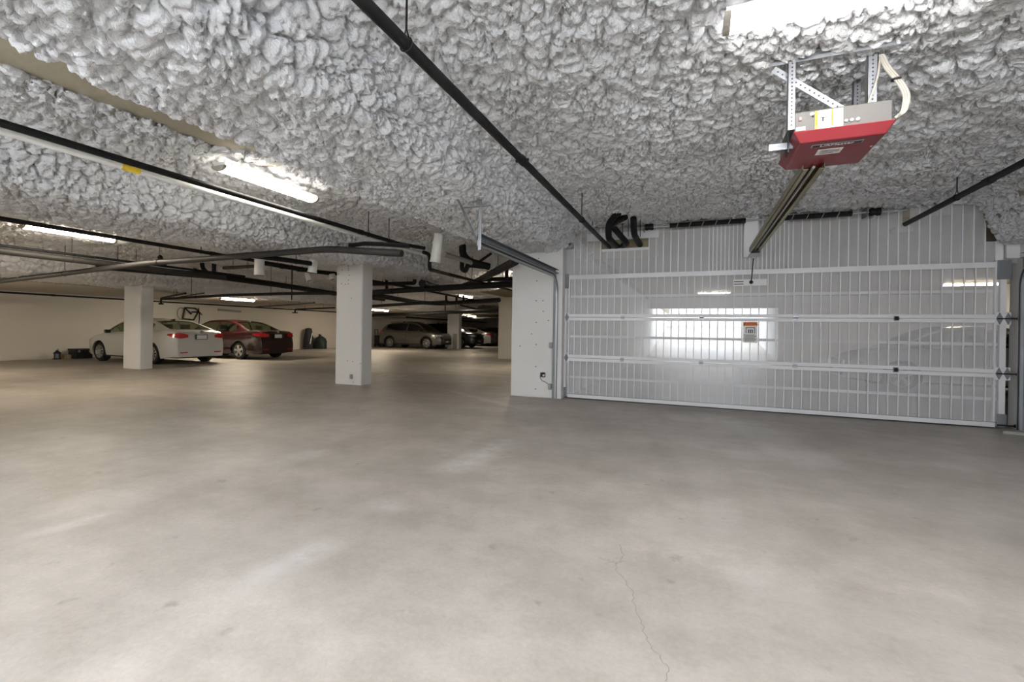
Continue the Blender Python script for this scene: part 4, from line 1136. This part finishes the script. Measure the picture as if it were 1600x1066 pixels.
    lamp('head_lamp', 'head', 1, .42, deck(Lh-.12)-.12, deck(Lh-.12)-.01, .45)
    for s_ in (1, -1): MB().box(-Lh-.012, -Lh+.03, min(s_*.42, s_*.64), max(s_*.42, s_*.64), .36, .39).build('reflector', 'tail', e)
    MB().box(Lh-.05, Lh+.012, -.42, .42, .50, .62).build('grille', 'trim_black', e)
    MB().box(Lh-.05, Lh+.012, -.55, .55, .28, .40).build('air_intake', 'trim_black', e)
    if plate:
        MB().box(-Lh-.012, -Lh+.01, -.19, .19, hgt-.24, hgt-.08).build('plate_recess', 'trim_black', e)
        MB().box(-Lh-.018, -Lh+.01, -.16, .16, hgt-.225, hgt-.095).build('rear_plate', 'plate', e)
        MB().lathe([(.055, 0), (.05, -.012)], (-Lh+.004, 0, hgt+.005), 'x', 14).build('badge', 'alloy', e)
        MB().box(Lh+.01, Lh+.02, -.15, .15, .40, .50).build('front_plate', 'plate', e)
    for s_ in (1, -1):
        yb = s_*(wid(.9)*g(.95)+.06)
        MB().add([(c['A']-.05+dx, yb+s_*dy, deck(c['A'])+.06+dz_) for dx, k in ((-.05, 1), (.08, .7)) for dy, dz_ in ((-.07*k, -.05*k), (.08*k, -.06*k), (.09*k, .06*k), (-.06*k, .05*k))],
                 [(0, 1, 2, 3), (7, 6, 5, 4), (0, 4, 5, 1), (1, 5, 6, 2), (2, 6, 7, 3), (3, 7, 4, 0)]).build('mirror', 'trim_black', e, bevel=.012)
        MB().box(-.30, -.12, min(s_*Wh*.93, s_*(Wh*.93+.05)), max(s_*Wh*.93, s_*(Wh*.93+.05)), .84, .865).build('door_handle', pm, e)
        sb = MB(); y_ = s_*(Wh*g(.3)+.004)
        sb.box(xr+ra+.02, xf-ra-.02, min(y_, y_-s_*.03), max(y_, y_-s_*.03), c['clear']-.01, c['clear']+(.12 if cladding else .03)); sb.build('sill_trim', 'trim_black', e)
        for xd in (c['B'], ):
            yy = s_*(Wh*g(.6)+.001)
            MB().box(xd-.003, xd+.003, min(yy, yy-s_*.02), max(yy, yy-s_*.02), .3, .92).build('door_gap', 'trim_black', e)
    if cladding:
        for xc in (xr, xf):
            for s_ in (1, -1):
                pts = [(xc+(ra+.02)*math.cos(a), s_*(Wh*.985), wr+(ra+.02)*math.sin(a)) for a in np.linspace(-.2, math.pi+.2, 18)]
                MB().tube(pts, .035, 6).build('arch_cladding', 'trim_black', e)
        for s_ in (1, -1):
            MB().tube([(-1.5, s_*.62, roof(-1.5)+.03), (-.7, s_*.62, 1.70), (.2, s_*.62, roof(.2)+.03)], .015, 6).build('roof_rail', 'trim_black', e)
    MB().add([(-.95, -.02, roof(-.95)), (-.80, -.03, roof(-.8)), (-.80, .03, roof(-.8)), (-.95, .02, roof(-.95)), (-1.0, 0, roof(-.95)+.06)], [(0, 1, 4), (1, 2, 4), (2, 3, 4), (3, 0, 4)]).build('aerial', 'trim_black', e)
    return e
PI = math.pi
car('white sedan with slim red tail lamps parked behind the concrete column', SEDAN, (.72, .72, .70), -16.75, 9.76, PI)
car('dark red sedan with wide tail lamps parked next to the white sedan', SEDAN2, (.026, .0015, .003), -16.9, 12.62, PI+.03, metal=.2)
car('grey sport utility vehicle parked nose out near the far column', SUV, (.11, .105, .095), -16.6, 24.9, .0, cladding=True, metal=.5)
car('black sport utility vehicle partly hidden behind the far column', SUV, (.006, .006, .007), -15.9, 28.0, .0, cladding=True)
car('silver sedan parked tail out beyond the far column', SEDAN, (.36, .35, .33), onY(768, 530, 31.6).x-2.27, 32.2, PI, metal=.6)
car('bright red car at the far end of the row', SEDAN2, (.20, .008, .010), onY(785, 530, 34.5).x-1.2, 35.6, PI)
car('pale car parked behind the perforated gate', SEDAN2, (.62, .60, .57), 5.55, 13.4, PI)

# ------------------------------------------------------------------ things along the walls
bx = -20.22
bk = empty('bicycle', onX(300, 492, bx), 'black bicycle frame hung on the cream wall above the white sedan', 'bicycle')
def W(x, y, off=0): return onX(x, y, bx+off)
fr = MB()
for a, b_ in (((289, 481), (285.5, 498)), ((285.5, 498), (303, 500)), ((303, 500), (309, 489)), ((289, 481), (306, 482)), ((309, 489), (310, 484)), ((300, 487.5), (311, 488)), ((290, 482), (299.5, 491))):
    fr.tube([W(*a), W(*b_)], .028, 8)
fr.build('frame', 'black_pipe', bk, smooth=True)
MB().tube([W(306, 482, .1), W(310, 486, .12), W(316, 492.5, .2)], .026, 8).tube([W(310.5, 481), W(312, 495), W(311, 506)], .018, 6).build('handlebar_and_fork', 'black_pipe', bk, smooth=True)
cw = W(284, 490); ring = [Vector((bx-.02, cw.y+.16*math.cos(a), cw.z+.24*math.sin(a))) for a in np.linspace(0, 2*PI, 25)]
MB().tube(ring, .018, 6).build('wheel', 'pale_pipe', bk, smooth=True)

lx = -20.0
p = onz(89.5, 560); p.x = lx; p.y = onX(89.5, 558, lx).y
lt = empty('lantern', (lx, p.y, 0), 'small black lantern standing on the floor by the cream wall', 'lantern')
MB().lathe([(.11, 0), (.11, .03), (.09, .035)], (lx, p.y, 0), 'z', 8).build('base', 'black', lt)
MB().lathe([(.085, .035), (.085, .19)], (lx, p.y, 0), 'z', 8).build('glass_body', 'dark_steel', lt)
for k in range(4):
    a = k*PI/2+.4; MB().tube([(lx+.095*math.cos(a), p.y+.095*math.sin(a), .03), (lx+.095*math.cos(a), p.y+.095*math.sin(a), .2)], .012, 6).build('post', 'black', lt)
MB().lathe([(.115, .195), (.10, .22), (.04, .28), (.03, .31)], (lx, p.y, 0), 'z', 8).build('roof', 'black', lt)
MB().tube([(lx+.03*math.cos(a), p.y+.03*math.sin(a), .32+.03*math.sin(a)) for a in np.linspace(0, PI, 8)], .006, 5).build('handle', 'black', lt)
y0, y1 = onX(112.5, 555, -20.0).y, onX(140.5, 555, -20.0).y
sc_ = empty('black_case', (-20.0, (y0+y1)/2, 0), 'black storage case on the floor beside the white sedan nose', 'case')
MB().box(-20.25, -19.8, y0, y1, 0, .27).build('case_body', 'black', sc_, bevel=.03)
MB().box(-20.26, -19.79, y0-.01, y1+.01, .27, .34).build('lid', 'black', sc_, bevel=.02)
for yy in (y0+.1, y1-.1): MB().box(-19.79, -19.775, yy-.03, yy+.03, .22, .30).build('latch', 'steel', sc_)
cy0, cy1 = onX(100, 557, -20.05).y, onX(110.5, 557, -20.05).y
cbx = MB(); cbx.box(-20.28, -20.0, cy0, cy1, 0, .14)
cbo = cbx.build('cardboard_box', 'cardboard', bevel=.004); tag(cbo, 'low flat cardboard box between the lantern and the black case', 'box')
MB().box(-19.999, -19.998, (cy0+cy1)/2-.03, (cy0+cy1)/2+.03, 0, .14).build('tape', 'cable', cbo)
# bags against the wall past the red sedan
ya, yb = onX(481, 535, -20.0).y, onX(508, 540, -19.9).y
def sack(name, lab, cy, cx_, ry, rx, h, m, top=.35, lean=0):
    b = MB(); n = 20; prof = [(0, .0), (.9, .0), (1.0, .12), (1.0, .35), (.93, .6), (.75, .82), (top, .97), (0.02, 1.0)]
    vs = []
    for k, (r_, z) in enumerate(prof):
        for j in range(n):
            a = 2*PI*j/n; f = 1+.09*math.sin(3*a+k)+.05*math.sin(7*a+2*k)
            vs.append((cx_+rx*r_*f*math.cos(a)-lean*z, cy+ry*r_*f*math.sin(a), h*z*(1+.03*math.sin(5*a))))
    b.add(vs, [(k*n+j, k*n+(j+1) % n, (k+1)*n+(j+1) % n, (k+1)*n+j) for k in range(len(prof)-1) for j in range(n)])
    o = b.build(name, m, smooth=True); tag(o, lab, 'bag')
    return o
g1 = sack('garbage_bag', 'full dark green bag slumped against the cream wall', ya+(yb-ya)*.66, -19.85, (yb-ya)*.30, .36, .72, 'bag')
MB().tube([(-19.85, ya+(yb-ya)*.6, .70), (-19.86, ya+(yb-ya)*.64, .80)], [.05, .09], 8).build('tied_neck', 'bag', g1)
g2 = sack('golf_bag', 'tall dark patterned bag leaning beside the dark green bag', ya+.05, -20.0, .26, .22, 1.15, 'stripe_bag', .7)
MB().tube([(-19.77, ya-.05, .3), (-19.80, ya+.12, .9)], .03, 6).build('strap', 'label_white', g2)
# folding cart near the grey vehicle
cx_, cy_ = -19.6, onX(593, 540, -19.6).y
ct = empty('utility_cart', (cx_, cy_, 0), 'small black utility cart with upright handle behind the grey vehicle', 'cart')
MB().box(cx_-.25, cx_+.25, cy_-.22, cy_+.22, .2, .75).build('bin', 'black', ct, bevel=.03)
MB().tube([(cx_-.22, cy_-.15, .7), (cx_-.28, cy_-.15, 1.15), (cx_-.28, cy_+.15, 1.15), (cx_-.22, cy_+.15, .7)], .02, 6).build('handle', 'black_pipe', ct)
for sx in (-.2, .2):
    for sy_ in (-.2, .2): MB().lathe([(.1, -.02), (.1, .02)], (cx_+sx, cy_+sy_, .1), 'y', 12).build('wheel', 'rubber', ct)
